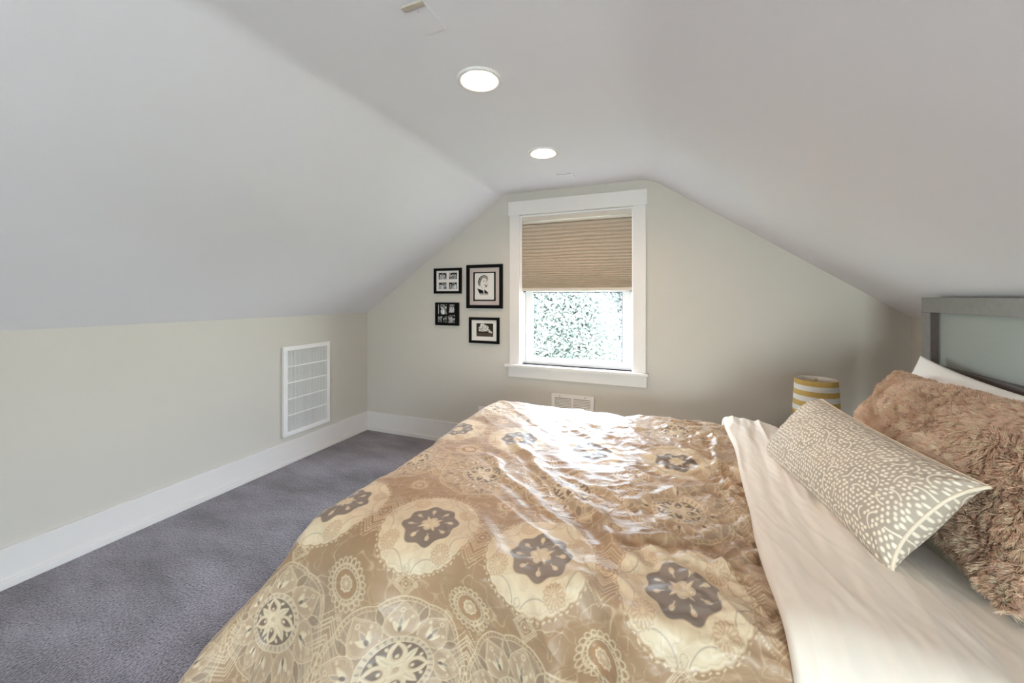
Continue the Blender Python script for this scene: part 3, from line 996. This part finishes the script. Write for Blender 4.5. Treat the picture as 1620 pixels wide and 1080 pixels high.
def mandala_b(cx, cy, ph=0.0):
    R = 0.172
    I = window_idx(cx, cy, R + 0.015)
    x = U[I] - cx; y = V[I] - cy
    if x.size == 0: return
    c = col[I]; e = emb[I]
    r = np.hypot(x, y); th = np.arctan2(y, x) + ph
    def stroke(m_, cc=LINE, h=1.0):
        lay(c, m_, cc); np.maximum(e, m_ * h, out=e)
    ro = 0.150 + 0.005 * np.abs(np.sin(15 * th))
    lay(c, inside(r - ro), CREAM)
    nn_ = fbm(U[I] * 40, V[I] * 40, 3, 71)
    lay(c, inside(r - ro) * sstep(-0.1, 0.5, nn_) * 0.35, TAN)
    lay(c, inside(r - ro + 0.004) * np.clip(1 - np.abs(fbm(U[I] * 26, V[I] * 26, 2, 73)) / 0.05, 0, 1) * 0.55, (0.42, 0.33, 0.24))
    stroke(line(r - ro - 0.006, 0.004) * (np.sin(th * 66) > 0.0) * 0.9)
    lay(c, line(r - ro, 0.0022), TAN); lay(c, line(r - ro + 0.008, 0.0016) * 0.6, TAN)
    # grey swags
    n = 4; sec = 2 * math.pi / n
    f = (th) % sec - sec / 2
    X = r * np.cos(f); Y = r * np.sin(f)
    for s_ in (-1, 1):
        q = ell(X, Y, 0.165, s_ * 0.062, 0.058, 0.052)
        lay(c, line(q, 0.0022) * (r < 0.150) * (r > 0.098), GREY)
    q = leaf(X, Y, 0.128, 0.0, 0.024, 0.008, 0.0)
    lay(c, line(q, 0.0018), GREY)
    # rosettes
    f = (th + sec / 2) % sec - sec / 2
    X = r * np.cos(f); Y = r * np.sin(f)
    rr = np.hypot(X - 0.122, Y); tt = np.arctan2(Y, X - 0.122)
    rq = 0.029 + 0.002 * np.cos(14 * tt)
    lay(c, inside(rr - rq), TAN); lay(c, line(rr - rq, 0.0024), CREAM)
    stroke(inside(rr - 0.025) * (np.cos(14 * tt) > 0.2) * 0.75)
    stroke(inside(rr - 0.005))
    # dark flower
    rg = 0.084 - 0.006 * np.cos(8 * th)
    lay(c, inside(r - rg - 0.0045), CREAM); stroke(line(r - rg - 0.003, 0.0022))
    lay(c, inside(r - rg), DARK); lay(c, inside(r - rg) * 0.35, (0.22, 0.185, 0.16))
    n = 8; sec = 2 * math.pi / n
    f = (th) % sec - sec / 2
    X = r * np.cos(f); Y = r * np.sin(f)
    q = ell(X, Y, 0.062, 0.0, 0.0085, 0.0062)
    lay(c, inside(q), CREAM); lay(c, line(q + 0.003, 0.0016), TAN)
    lay(c, inside(seg(X, Y, 0.045, 0.0, 0.056, 0.0) - 0.0012), CREAM)
    # centre star flower
    f4 = (th) % (math.pi / 2) - math.pi / 4
    X4 = r * np.cos(f4); Y4 = r * np.sin(f4)
    q = ell(X4, Y4, 0.0165, 0.0, 0.0145, 0.0125)
    lay(c, inside(q), CREAM); lay(c, line(q + 0.004, 0.0018), GREY)
    f5 = (th + math.pi / 4) % (math.pi / 2) - math.pi / 4
    q = leaf(r * np.cos(f5), r * np.sin(f5), 0.0, 0.0, 0.040, 0.005, 0.0)
    stroke(inside(q))


def medallion_c(cx, cy, S=1.0):
    I = window_idx(cx, cy, 0.085 * S)
    x = (U[I] - cx) / S; y = (V[I] - cy) / S
    if x.size == 0: return
    c = col[I]; e = emb[I]
    r = np.hypot(x, y); th = np.arctan2(y, x)
    def stroke(m_, cc=LINE, h=1.0):
        lay(c, m_, cc); np.maximum(e, m_ * h, out=e)
    n = 22; sec = 2 * math.pi / n
    f = (th + sec / 2) % sec - sec / 2
    X = r * np.cos(f); Y = r * np.sin(f)
    stroke(line(ell(X, Y, 0.060, 0, 0.0095, 0.0075), 0.0026))
    stroke(line(ell(X, Y, 0.048, 0, 0.0065, 0.0060), 0.0022))
    stroke(line(r - 0.041, 0.0026))
    rg = 0.034 + 0.004 * np.cos(8 * th)
    lay(c, inside(r - rg), (0.36, 0.21, 0.11))
    stroke(line(r - 0.019 - 0.0015 * np.cos(9 * th), 0.0060)); lay(c, inside(r - 0.015), TAN); stroke(inside(r - 0.006))


def diamond(cx, cy, S=1.0, chev=True):
    I = window_idx(cx, cy, 0.11 * S)
    x = (U[I] - cx) / S; y = (V[I] - cy) / S
    if x.size == 0: return
    c = col[I]; e = emb[I]
    d = (np.abs(x) + np.abs(y)) / 1.414
    def stroke(m_, cc=LINE, h=1.0):
        lay(c, m_, cc); np.maximum(e, m_ * h, out=e)
    for q in (0.040, 0.034, 0.027): stroke(line(d - q, 0.0028))
    r = np.hypot(x, y)
    stroke(line(r - 0.018, 0.0024)); lay(c, inside(r - 0.010), (0.36, 0.22, 0.13)); stroke(inside(r - 0.0045))
    if chev:
        for q in (0.052, 0.060, 0.068):
            stroke(line(d - q, 0.0026) * (np.abs(x) < 0.045 + 0 * x) * 0.9)
        stroke(line(d - 0.079, 0.0040) * (np.sin((x - y) * 700) > 0) * 0.8 * (np.abs(x) < 0.05))


XC = [-1.425, -1.06, -0.70, -0.335, 0.03, 0.395]
rowsA = [0.655, 1.425, 2.225, 3.02]
rowsB = [1.045, 1.83, 2.62]
for k, x in enumerate(XC):
    for y in rowsA:
        for s_ in (0, 1): diamond(x + 0.1825, y, 1.0)
    for y in rowsB: diamond(x + 0.1825, y, 0.9)
    for y in rowsA: diamond(x, y + 0.212, 0.62, False)
for k, x in enumerate(XC):
    for y in rowsA: mandala_a(x, y, math.pi / 2, 0.98)
    for y in rowsB: mandala_b(x, y, math.pi / 4 + 0.2 * (k % 2))
for k, x in enumerate(XC):
    for y in (0.835, 1.62, 2.43): medallion_c(x + 0.19, y, 0.92)
    for y in (1.235, 2.03): medallion_c(x + 0.1825, y, 0.5)

# relief: wrinkles + embroidery
def px_top(px, py, Z=0.69):
    u = (px - 810) / 614.0; a = R_(22)
    x, y, z = (-math.sin(a) + u * math.cos(a), math.cos(a) + u * math.sin(a), (469.5 - py) / 614.0)
    t = (Z - 1.4) / z
    return x * t, y * t


ridges = [  # polylines measured on the bed top (room x, y), width, height
    ([(820, 702), (878, 762), (945, 812), (1000, 880)], 0.030, 0.018),
    ([(772, 715), (838, 780), (905, 838)], 0.026, 0.010),
    ([(990, 700), (1060, 735), (1135, 745)], 0.026, 0.010),
    ([(1000, 790), (1075, 772), (1150, 768)], 0.024, 0.013),
    ([(1010, 846), (1090, 852), (1140, 836), (1185, 822)], 0.020, 0.014),
    ([(1075, 872), (1130, 900), (1200, 872)], 0.018, 0.016),
    ([(1000, 866), (1040, 862), (1080, 880)], 0.014, 0.008),
    ([(915, 905), (985, 945), (1080, 975), (1240, 1035)], 0.030, 0.018),
    ([(1040, 675), (1085, 690), (1135, 684)], 0.018, 0.008),
    ([(1060, 668), (1100, 672), (1130, 676)], 0.012, 0.006),
    ([(880, 745), (960, 770), (1020, 800)], 0.020, 0.008),
    ([(1130, 690), (1140, 740), (1165, 800)], 0.016, 0.012),
]
H = np.zeros(U.shape)
for pl, wd, ht in ridges:
    pts = [px_top(*p) for p in pl]
    best = np.full(U.shape, 9.0)
    wob = 0.012 * noise2(U * 14, V * 14, 77)
    for a, b_ in zip(pts[:-1], pts[1:]):
        best = np.minimum(best, seg(U + wob, V + wob, a[0], a[1], b_[0], b_[1]))
    ht = ht * 1.25
    H += ht * np.exp(-(best / wd) ** 2) - 0.35 * ht * np.exp(-(best / (wd * 2.6)) ** 2)
wx, wy = rot(U, V, R_(-38))
amp = 0.35 + 0.65 * sstep(-0.75, 0.2, U)
rn = 1 - np.abs(fbm(wx * 3.0, wy * 8.5, 3, 90)) * 2.2
H += 0.0135 * amp * np.clip(rn, -0.5, 1) ** 1
wx, wy = rot(U + 0.02 * noise2(U * 9, V * 9, 8), V, R_(22))
rn = 1 - np.abs(fbm(wx * 7.0, wy * 16, 3, 95)) * 2.4
H += 0.0055 * amp * np.clip(rn, 0, 1)
# crumples next to the turned back sheet
cr_ = sstep(-0.12, 0.25, U)
rn = 1 - np.abs(fbm(U * 11 + V * 7, V * 17 - U * 4, 3, 101)) * 2.2
H += 0.010 * cr_ * np.clip(rn, 0, 1)
H += 0.010 * fbm(U * 2.2, V * 2.2, 2, 14)
# hanging part: vertical folds growing toward the hem
hang_y = np.maximum(Y_NEAR + 0.05 - V, 0); hang_f = np.maximum(V - Y_FAR + 0.05, 0); hang_x = np.maximum(X_FOOT + 0.05 - U, 0)
fold = np.sin(U * 13.0 + 2.5 * noise2(U * 3, V * 1.2, 55) + 0.8)
H += 0.075 * np.clip(hang_y / 0.35, 0, 1) ** 1.0 * fold * (U > -9)
foldx = np.sin(V * 11.0 + 2.5 * noise2(U * 1.2, V * 3, 56))
H += 0.040 * np.clip(hang_x / 0.35, 0, 1) ** 1.2 * foldx
H += 0.03 * np.clip(hang_f / 0.35, 0, 1) * fold
H += 0.0012 * emb
P = drape(U, V, H)
me = np_mesh('duvet', P.reshape(-1, 3), grid_faces(len(us), len(vv)), colors=col)
duvet = link('duvet', me, M['duvet'])
tag(duvet, 'tan duvet with cream embroidered mandalas spread over the bed', 'duvet')
sol = duvet.modifiers.new('thickness', 'SOLIDIFY'); sol.thickness = 0.012; sol.offset = -1

# ------------------------------------------------------------------ turned back top sheet
tv = np.arange(0.42, 2.96, 0.006)
ta = np.linspace(0, 1, 110)
A, TV = np.meshgrid(ta, tv, indexing='ij')
xl = 0.232 + 0.050 * sstep(1.1, 2.3, TV) + 0.006 * noise2(TV * 4, TV * 0, 3)
xr = 0.735 + 0.0 * TV - 0.10 * sstep(1.0, 2.4, TV)
W = xr - xl
s = A * (W + 0.09)                     # arc along the profile
roll = 0.026 + 0.010 * sstep(1.8, 2.4, TV)
# first part: bottom lip -> round edge -> top
ang = np.clip(s / (roll * 1.1), 0, math.pi)
offx = np.where(ang < math.pi, -0.5 * roll * np.sin(ang), 0.0)
lift = 0.5 * roll * (1 - np.cos(ang))
sx = np.maximum(s - math.pi * roll * 1.1, 0)
UU = xl + 0.012 + offx + sx * (W / (W + 0.09 - math.pi * roll * 1.1 + 1e-6))
frac = np.clip((UU - xl) / W, 0, 1)
HH = 0.010 + lift + 0.010 * np.exp(-((frac - 0.15) / 0.2) ** 2) - (0.052) * sstep(0.45, 1.0, frac) 
wob = 0.0
wr = 1 - np.abs(fbm(UU * 11 - TV * 1.4, TV * 1.3 + UU * 3, 3, 141)) * 2.2
wr2 = 1 - np.abs(fbm(UU * 26 + TV * 6, TV * 5, 3, 151)) * 2.2
HH = HH + sstep(0.02, 0.15, A) * (0.0095 * np.clip(wr, -0.3, 1) + 0.0025 * np.clip(wr2, 0, 1)) * (1 - 0.7 * sstep(0.75, 1.0, frac))
hang_y = np.maximum(Y_NEAR + 0.05 - TV, 0)
HH = HH + 0.03 * np.clip(hang_y / 0.35, 0, 1) * np.sin(UU * 20 + 1)
P = drape(UU, TV, HH)
me = np_mesh('top_sheet', P.reshape(-1, 3), grid_faces(len(ta), len(tv)))
ts = link('top_sheet', me, M['sheet'])
tag(ts, 'cream top sheet turned back in a wide band between the duvet and cushions', 'sheet')
sol = ts.modifiers.new('thickness', 'SOLIDIFY'); sol.thickness = 0.003; sol.offset = -1


# ------------------------------------------------------------------ pillows
def pillow_surface(corners, tf, tb, nu, nv, inset=0.05, ear=0.0, nz=0.006, seed=1, p=2.2, seam=0.0, boxy=False):
    """corners: bottom far, bottom near, top far, top near. returns front/back point grids (nu along length, nv up)"""
    bf, bn, tfr, tn = [np.array(c, float) for c in corners]
    u = np.sin(np.linspace(-1, 1, nu) * math.pi / 2) * 0.35 + np.linspace(-1, 1, nu) * 0.65
    v = np.sin(np.linspace(-1, 1, nv) * math.pi / 2) * 0.35 + np.linspace(-1, 1, nv) * 0.65
    Ug, Vg = np.meshgrid(u, v, indexing='ij')
    iu = 1 - inset * (1 - np.abs(Vg) ** p) ; iv = 1 - inset * 1.6 * (1 - np.abs(Ug) ** p)
    a = (Ug * iu + 1) / 2; b_ = (Vg * iv + 1) / 2
    mid = (bf * (1 - a)[..., None] + bn * a[..., None]) * (1 - b_)[..., None] + (tfr * (1 - a)[..., None] + tn * a[..., None]) * b_[..., None]
    n = np.cross(bn - bf, tfr - bf); n /= np.linalg.norm(n)
    if n[0] > 0: n = -n
    prof_ = (np.clip(1 - np.abs(Ug) ** 2.6, 0, 1) ** 0.62) * (np.clip(1 - np.abs(Vg) ** 2.2, 0, 1) ** 0.62)
    nn = nz * fbm(Ug * 3 + 5, Vg * 3, 3, seed) * np.sqrt(prof_)
    sh = seam * sstep(0.62, 1.0, np.abs(Ug)) * (1 - np.abs(Vg) ** 3)
    if boxy: prof_ = (np.clip(1 - np.abs(Ug) ** 5, 0, 1) ** 0.5) * (np.clip(1 - np.abs(Vg) ** 2.4, 0, 1) ** 0.55)
    mid = mid + n * sh[..., None]
    F = mid + n * ((tf - sh) * prof_ + nn)[..., None]
    B = mid - n * ((tb + sh) * prof_)[..., None]
    return u, v, Ug, Vg, F, B, n, mid


def two_sheet(F, B, nu, nv, colF=None, colB=None, name='x'):
    verts = np.concatenate([F.reshape(-1, 3), B.reshape(-1, 3)])
    fa = grid_faces(nu, nv); fb = grid_faces(nu, nv, True) + nu * nv
    cols = None
    if colF is not None: cols = np.concatenate([colF.reshape(-1, 3), colB.reshape(-1, 3)])
    me = np_mesh(name, verts, np.concatenate([fa, fb]), colors=cols)
    # make orientation outward
    bm = bmesh.new(); bm.from_mesh(me)
    bmesh.ops.remove_doubles(bm, verts=list(bm.verts), dist=1e-5)
    bmesh.ops.recalc_face_normals(bm, faces=list(bm.faces))
    bm.to_mesh(me); bm.free()
    return me


# patterned lumbar cushion
L_, W_ = 0.70, 0.34
nu, nv = 380, 200
cor = [(0.400, 1.975, 0.705), (0.525, 1.275, 0.690), (0.600, 2.015, 0.965), (0.742, 1.345, 0.925)]
u, v, Ug, Vg, F, B, n, mid = pillow_surface(cor, 0.10, 0.075, nu, nv, 0.045, seam=0.034, boxy=True, nz=0.010, seed=5)
# pinched creases near corners
for (cu, cv) in ((1, 1), (1, -1), (-1, 1), (-1, -1)):
    dd = np.hypot((Ug - cu) * 0.35, (Vg - cv) * 0.17)
    aa_ = np.arctan2((Vg - cv) * 0.17, (Ug - cu) * 0.35)
    cre = 0.004 * np.sin(aa_ * 9 + cu) * np.exp(-(dd / 0.07) ** 2) * np.clip(dd / 0.02, 0, 1)
    F += n * cre[..., None]; B -= n * cre[..., None]
X = Ug * L_ / 2; Y = Vg * W_ / 2
CB = (0.45, 0.38, 0.305); CC = (0.86, 0.78, 0.64)


def cushion_print(seed):
    c = np.zeros(Ug.shape + (3,)); c[...] = CB
    c *= 1 + 0.10 * fbm(X * 12, Y * 12, 3, 9)[..., None]
    rr = np.random.default_rng(seed)
    occ = np.full(Ug.shape, 9.0)
    xs_ = X[:, 0]; ys_ = Y[0, :]
    def win(cx, cy, R):
        i = np.searchsorted(xs_, [cx - R, cx + R]); j = np.searchsorted(ys_, [cy - R, cy + R])
        return slice(i[0], i[1]), slice(j[0], j[1])
    arcs = 0; tries = 0
    while arcs < 62 and tries < 3000:
        tries += 1
        cx, cy = rr.uniform(-L_ / 2, L_ / 2), rr.uniform(-W_ / 2, W_ / 2)
        R = rr.uniform(0.018, 0.032); a0 = rr.uniform(0, 2 * math.pi); span = rr.uniform(1.2, 2.2)
        pts = [(cx + R * math.cos(a0 + t * span), cy + R * math.sin(a0 + t * span)) for t in np.linspace(0, 1, 7)]
        ok = True
        for p in pts[::3]:
            i = min(max(np.searchsorted(xs_, p[0]), 0), nu - 1); j = min(max(np.searchsorted(ys_, p[1]), 0), nv - 1)
            if occ[i, j] < 0.014: ok = False
        if not ok: continue
        I = win(cx, cy, R + 0.03)
        d = np.full(X[I].shape, 9.0)
        for a, b_ in zip(pts[:-1], pts[1:]): d = np.minimum(d, seg(X[I], Y[I], a[0], a[1], b_[0], b_[1]))
        occ[I] = np.minimum(occ[I], d)
        lay(c[I], inside(d - 0.0021, 0.002), CC)
        arcs += 1
    st = 0.0138
    for i in range(int(L_ / st) + 1):
        for j in range(int(W_ / st) + 1):
            cx = -L_ / 2 + (i + 0.5 * (j % 2)) * st + rr.uniform(-.0025, .0025); cy = -W_ / 2 + j * st + rr.uniform(-.0025, .0025)
            ii = min(max(np.searchsorted(xs_, cx), 0), nu - 1); jj = min(max(np.searchsorted(ys_, cy), 0), nv - 1)
            if occ[ii, jj] < 0.0072: continue
            I = win(cx, cy, 0.009)
            if X[I].size == 0: continue
            a = 3.0 * float(noise2(np.array([cx * 12]), np.array([cy * 12]), 4)[0])
            lay(c[I], inside(ell(X[I], Y[I], cx, cy, 0.0052, 0.0036, a), 0.002), CC)
    return c


cF = cushion_print(2); cB = cushion_print(3)
root = empty('lumbar_cushion', (0.52, 1.64, 0.69), 'lumbar cushion printed with cream dots and curls on taupe, propped in front', 'cushion')
off = np.array(root.location)
me = two_sheet(F - off, B - off, nu, nv, cF, cB, 'cover')
link('cover', me, M['cushion'], root)
edge = [mid[i, 0] for i in range(0, nu, 4)] + [mid[-1, j] for j in range(0, nv, 4)] + [mid[i, -1] for i in range(nu - 1, -1, -4)] + [mid[0, j] for j in range(nv - 1, -1, -4)]
m = MB(); m.tube([tuple(p - off) for p in edge], 0.0048, 8, True); m.build('piping', M['piping'], root)
# care label peeking from the lower seam
pc = mid[int(nu * 0.92), 0] - off
m = MB()
m.box(-0.0006, 0.0006, -0.014, 0.014, -0.010, 0.022)
tg = m.build('care_tag', M['white_cotton'], root); tg.location = Vector(pc) + Vector((-0.010, 0.0, 0.004)); tg.rotation_euler = (0.1, R_(-35), 0.15)

# white pillow behind the fur one
cor = [(1.000, 2.500, 0.700), (1.000, 1.800, 0.700), (1.128, 2.480, 1.118), (1.128, 1.780, 1.060)]
_, _, _, _, F, B, n, mid = pillow_surface(cor, 0.075, 0.035, 90, 60, 0.045, nz=0.010, seed=8)
me = two_sheet(F, B, 90, 60, name='bed_pillow')
o = link('bed_pillow', me, M['white_cotton'])
tag(o, 'white pillow standing against the headboard behind the fur pillow', 'pillow')

# fur pillow
nu, nv = 120, 70
cor = [(0.770, 2.270, 0.695), (0.715, 1.230, 0.685), (0.985, 2.330, 1.050), (0.990, 1.200, 1.110)]
u, v, Ug, Vg, F, B, n, mid = pillow_surface(cor, 0.125, 0.050, nu, nv, 0.040, nz=0.030, seed=12)
FC = np.array((0.98, 0.68, 0.50))
body = two_sheet(F, B, nu, nv, np.tile(FC * 0.85, (nu * nv, 1)), np.tile(FC * 0.75, (nu * nv, 1)), 'fur_pillow')
fo = link('fur_pillow', body, M['fur'])
tag(fo, 'long-haired pinkish beige fur pillow leaning against the headboard pillow', 'pillow')


def fur(F, n_strands, length, rad, seed, u_lo=0.0):
    """curly locks as tapered three-sided strands, gathered in clumps"""
    r = np.random.default_rng(seed)
    nu, nv = F.shape[:2]
    a = r.uniform(0, nu - 1.001, n_strands); b_ = r.uniform(0, nv - 1.001, n_strands)
    i = a.astype(int); j = b_.astype(int); fa = (a - i)[:, None]; fb = (b_ - j)[:, None]
    P0 = (F[i, j] * (1 - fa) + F[i + 1, j] * fa) * (1 - fb) + (F[i, j + 1] * (1 - fa) + F[i + 1, j + 1] * fa) * fb
    du = F[np.minimum(i + 1, nu - 1), j] - F[i, j]; dv = F[i, np.minimum(j + 1, nv - 1)] - F[i, j]
    N = np.cross(du, dv); N /= np.linalg.norm(N, axis=1)[:, None] + 1e-9
    return P0, N, a / nu, b_ / nv, r


def strands(P0, N, ua, ub, r, length, rad, flip):
    n_s = len(P0)
    N = N * flip
    # flow field over the pillow: swirls + gravity
    fx = fbm(ua * 9, ub * 5, 2, 201); fy = fbm(ua * 9 + 40, ub * 5, 2, 207); fz = fbm(ua * 9, ub * 5 + 40, 2, 211)
    flow = np.stack([fx * 0.6, fy * 1.3, fz * 1.0 - 0.25], -1)
    flow -= N * np.sum(flow * N, 1)[:, None]
    # clumps
    cells = 0.014
    g = np.floor(P0 / cells + 0.9 * np.stack([noise2(P0[:, 1] * 70, P0[:, 2] * 70, 1), noise2(P0[:, 0] * 70, P0[:, 1] * 70, 2), noise2(P0[:, 2] * 70, P0[:, 0] * 70, 3)], -1))
    hsh = (g[:, 0] * 73856093 + g[:, 1] * 19349663 + g[:, 2] * 83492791).astype(np.int64) & 0xFFFF
    tab = np.random.default_rng(5).uniform(-1, 1, (65536, 4))
    ck = tab[hsh]
    cen = (g + 0.5) * cells
    L = length * (0.75 + 0.35 * r.random(n_s))[:, None] * (1 + 0.25 * ck[:, 3:4])
    d0 = N * 0.8 + flow * 0.9 + ck[:, :3] * 0.16 + r.normal(0, 0.13, (n_s, 3))
    d0 /= np.linalg.norm(d0, axis=1)[:, None]
    side = np.cross(d0, ck[:, :3] + 0.01); side /= np.linalg.norm(side, axis=1)[:, None] + 1e-9
    curl = r.uniform(0.5, 1.2, (n_s, 1)) * np.sign(ck[:, 0:1])
    K = 5
    pts = []
    for k in range(K):
        t = k / (K - 1)
        p = P0 + d0 * L * t * (1 - 0.22 * t) + side * L * 0.30 * t * t * curl + np.array([-0.05, 0, -0.16]) * L * t * t * 1.3
        pull = 0.55 * t
        tgt = cen + d0 * L * 0.9 * t
        p = p + (tgt - p - N * np.sum((tgt - p) * N, 1)[:, None]) * pull
        pts.append(p)
    pts = np.stack(pts, 1)                              # n,K,3
    tan = np.gradient(pts, axis=1); tan /= np.linalg.norm(tan, axis=2)[..., None] + 1e-9
    ref = np.cross(tan, np.array([0.3, 0.5, 0.8])); ref /= np.linalg.norm(ref, axis=2)[..., None] + 1e-9
    bi = np.cross(tan, ref)
    rr = rad * np.array([1.0, 1.05, 0.9, 0.6, 0.12])[None, :, None]
    ring = []
    for q in range(3):
        an = 2 * math.pi * q / 3
        ring.append(pts + (ref * math.cos(an) + bi * math.sin(an)) * rr)
    V_ = np.stack(ring, 2)                              # n,K,3(q),3
    base = (np.arange(n_s) * K * 3)[:, None, None]
    kk = np.arange(K - 1)[None, :, None]; qq = np.arange(3)[None, None, :]
    a0 = base + kk * 3 + qq; a1 = base + kk * 3 + (qq + 1) % 3
    Fc = np.stack([a0, a1, a1 + 3, a0 + 3], -1).reshape(-1, 4)
    tone = (1 + 0.16 * ck[:, 1] + 0.10 * r.normal(0, 1, n_s))[:, None, None, None]
    tipc = np.array([0.90, 0.95, 1.0, 1.0, 1.0])[None, :, None, None]
    cc = np.clip(FC[None, None, None, :] * tone * tipc, 0, 0.95) * np.ones((1, 1, 3, 1))
    return V_.reshape(-1, 3), Fc, cc.reshape(-1, 3)


VV, FF, CCc = [], [], []
base_n = 0
cF_ = F - np.mean(mid.reshape(-1, 3), 0)
for (S_, cnt, sd) in ((F, 130000, 1), (B, 22000, 2)):
    P0, N, ua, ub, r = fur(S_, cnt, 0.04, 0.0012, sd)
    s_ = np.sign(np.sum(N * (n if sd == 1 else -n), 1).mean())
    v_, f_, c_ = strands(P0, N, ua, ub, r, 0.025, 0.00095, s_)
    VV.append(v_); FF.append(f_ + base_n); CCc.append(c_); base_n += len(v_)
# rim tufts
rim = np.concatenate([mid[:, 0], mid[:, -1], mid[0, :], mid[-1, :]])
me = np_mesh('fur_pile', np.concatenate(VV), np.concatenate(FF), colors=np.concatenate(CCc))
fp = link('fur_pile', me, M['fur'], fo)
fp['kind'] = 'stuff'

# ------------------------------------------------------------------ nightstand + lamp
ns = empty('nightstand', (0.86, 2.86, 0), 'low dark nightstand between the bed and the far wall, under the striped lamp', 'nightstand')
m = MB(); m.box(-0.22, 0.22, -0.20, 0.22, 0.12, 0.50, 0.004); m.build('body', M['wood'], ns)
m = MB(); m.box(-0.235, 0.235, -0.215, 0.235, 0.50, 0.525, 0.004); m.build('top', M['wood'], ns)
for k in range(2):
    m = MB(); m.box(-0.232, -0.22, -0.18, 0.20, 0.14 + k * 0.18, 0.30 + k * 0.18, 0.003); dr = m.build('drawer', M['wood'], ns)
    m = MB(); m.tube([(-0.232, 0.01, 0.22 + k * 0.18), (-0.250, 0.01, 0.22 + k * 0.18)], 0.010, 12); m.build('knob', M['brass'], dr)
for a in (-0.2, 0.17):
    for c in (-0.18, 0.17):
        m = MB(); m.box(a, a + 0.03, c, c + 0.03, 0, 0.12, 0.002); m.build('leg', M['wood'], ns)

lp = empty('table_lamp', (0.828, 2.875, 0.525), 'small bedside lamp with mustard and white striped drum shade', 'table lamp')
m = MB(); m.lathe([(0, 0), (0.06, 0), (0.06, 0.012), (0.02, 0.022), (0.009, 0.04), (0.009, 0.17), (0.012, 0.20), (0.012, 0.215), (0, 0.215)], seg=32)
m.build('base', M['brass'], lp)
zt, zb, rt, rb = 0.378, 0.160, 0.106, 0.119
n_b = 7
prof_ = []; mats_ = []
for k in range(n_b + 1):
    t = k / n_b; prof_.append((rt + (rb - rt) * t, zt - (zt - zb) * t))
    if k < n_b: mats_.append(k % 2)
inner_ = [(q - 0.003, z) for q, z in prof_[::-1]]
m = MB()
full = prof_ + inner_ + [prof_[0]]
mm = mats_ + [0] + [1] * n_b + [0]
m.lathe(full, seg=56, mats=mm)
m.build('lamp_shade', [M['lamp_yellow'], M['lamp_white']], lp)
m = MB()
for a in (0, 2.094, 4.189):
    m.tube([(0.010 * math.cos(a), 0.010 * math.sin(a), zt - 0.015), ((rt - 0.004) * math.cos(a), (rt - 0.004) * math.sin(a), zt - 0.006)], 0.0018, 6)
m.tube([(0, 0, 0.215), (0, 0, zt - 0.008)], 0.005, 10)
m.build('shade_support', M['brass'], lp)
m = MB(); m.lathe([(0, zt + 0.004), (0.008, zt), (0.010, zt - 0.008), (0.004, zt - 0.014), (0, zt - 0.016)], seg=16); m.build('finial', M['brass'], lp)

# ------------------------------------------------------------------ outside: ground and trees beyond the far window
m = MB(); m.box(-20, 20, D + 0.6, 30, -3.1, -3.0); tag(m.build('ground', M['lawn']), kind='structure')


def tree(x, y, zc, rx, ry, rz, n_leaf, mt, label, seed):
    r = np.random.default_rng(seed)
    root = empty('leafy_tree', (x, y, -3.0), label, 'tree', 'trees outside the window')
    m = MB()
    m.tube([(0, 0, 0), (0.05, 0.0, 1.5), (-0.05, 0.1, 3.0), (0.0, 0.0, zc + 3.0)], [0.16, 0.13, 0.10, 0.05], 10)
    for k in range(7):
        a = r.uniform(0, 6.28); z0 = r.uniform(1.2, zc + 2.6)
        q = r.uniform(0.6, 0.9)
        m.tube([(0, 0, z0), (rx * 0.4 * math.cos(a), ry * 0.4 * math.sin(a), z0 + 0.5), (rx * q * math.cos(a), ry * q * math.sin(a), z0 + 0.9)], [0.05, 0.035, 0.012], 6)
    m.build('trunk', M['bark'], root)
    # leaves gathered on sprays
    nsp = n_leaf // 24
    d = r.normal(0, 1, (nsp, 3)); d /= np.linalg.norm(d, axis=1)[:, None]
    rad = r.uniform(0.45, 1.0, (nsp, 1)) ** 0.5
    cen = d * rad * np.array([rx, ry, rz]) + np.array([0, 0, zc + 3.0])
    c = np.repeat(cen, 24, 0) + r.normal(0, 0.15, (nsp * 24, 3))
    n_ = len(c)
    nrm = r.normal(0, 1, (n_, 3)) + np.array([0, -0.3, 0.8]); nrm /= np.linalg.norm(nrm, axis=1)[:, None]
    t1 = np.cross(nrm, r.normal(0, 1, (n_, 3))); t1 /= np.linalg.norm(t1, axis=1)[:, None]
    t2 = np.cross(nrm, t1)
    L = r.uniform(0.024, 0.046, (n_, 1))
    # folded four-point leaf with raised midrib tips
    q = np.stack([c - t1 * L, c + t2 * L * 0.42 + nrm * L * 0.15, c + t1 * L - nrm * L * 0.2, c - t2 * L * 0.42 + nrm * L * 0.15], 1)
    f = np.arange(n_ * 4).reshape(-1, 4)
    me = np_mesh('foliage', q.reshape(-1, 3), f, smooth=False)
    link('foliage', me, mt, root)
    return root


tree(-2.4, 7.2, 0.2, 1.5, 1.1, 2.2, 130000, M['leafa'], 'pale green leafy tree close outside, filling the left of the window view', 1)
tree(-0.6, 9.7, 0.35, 1.6, 1.1, 2.4, 110000, M['leafb'], 'grey-green leafy tree outside, at the right of the window view', 2)
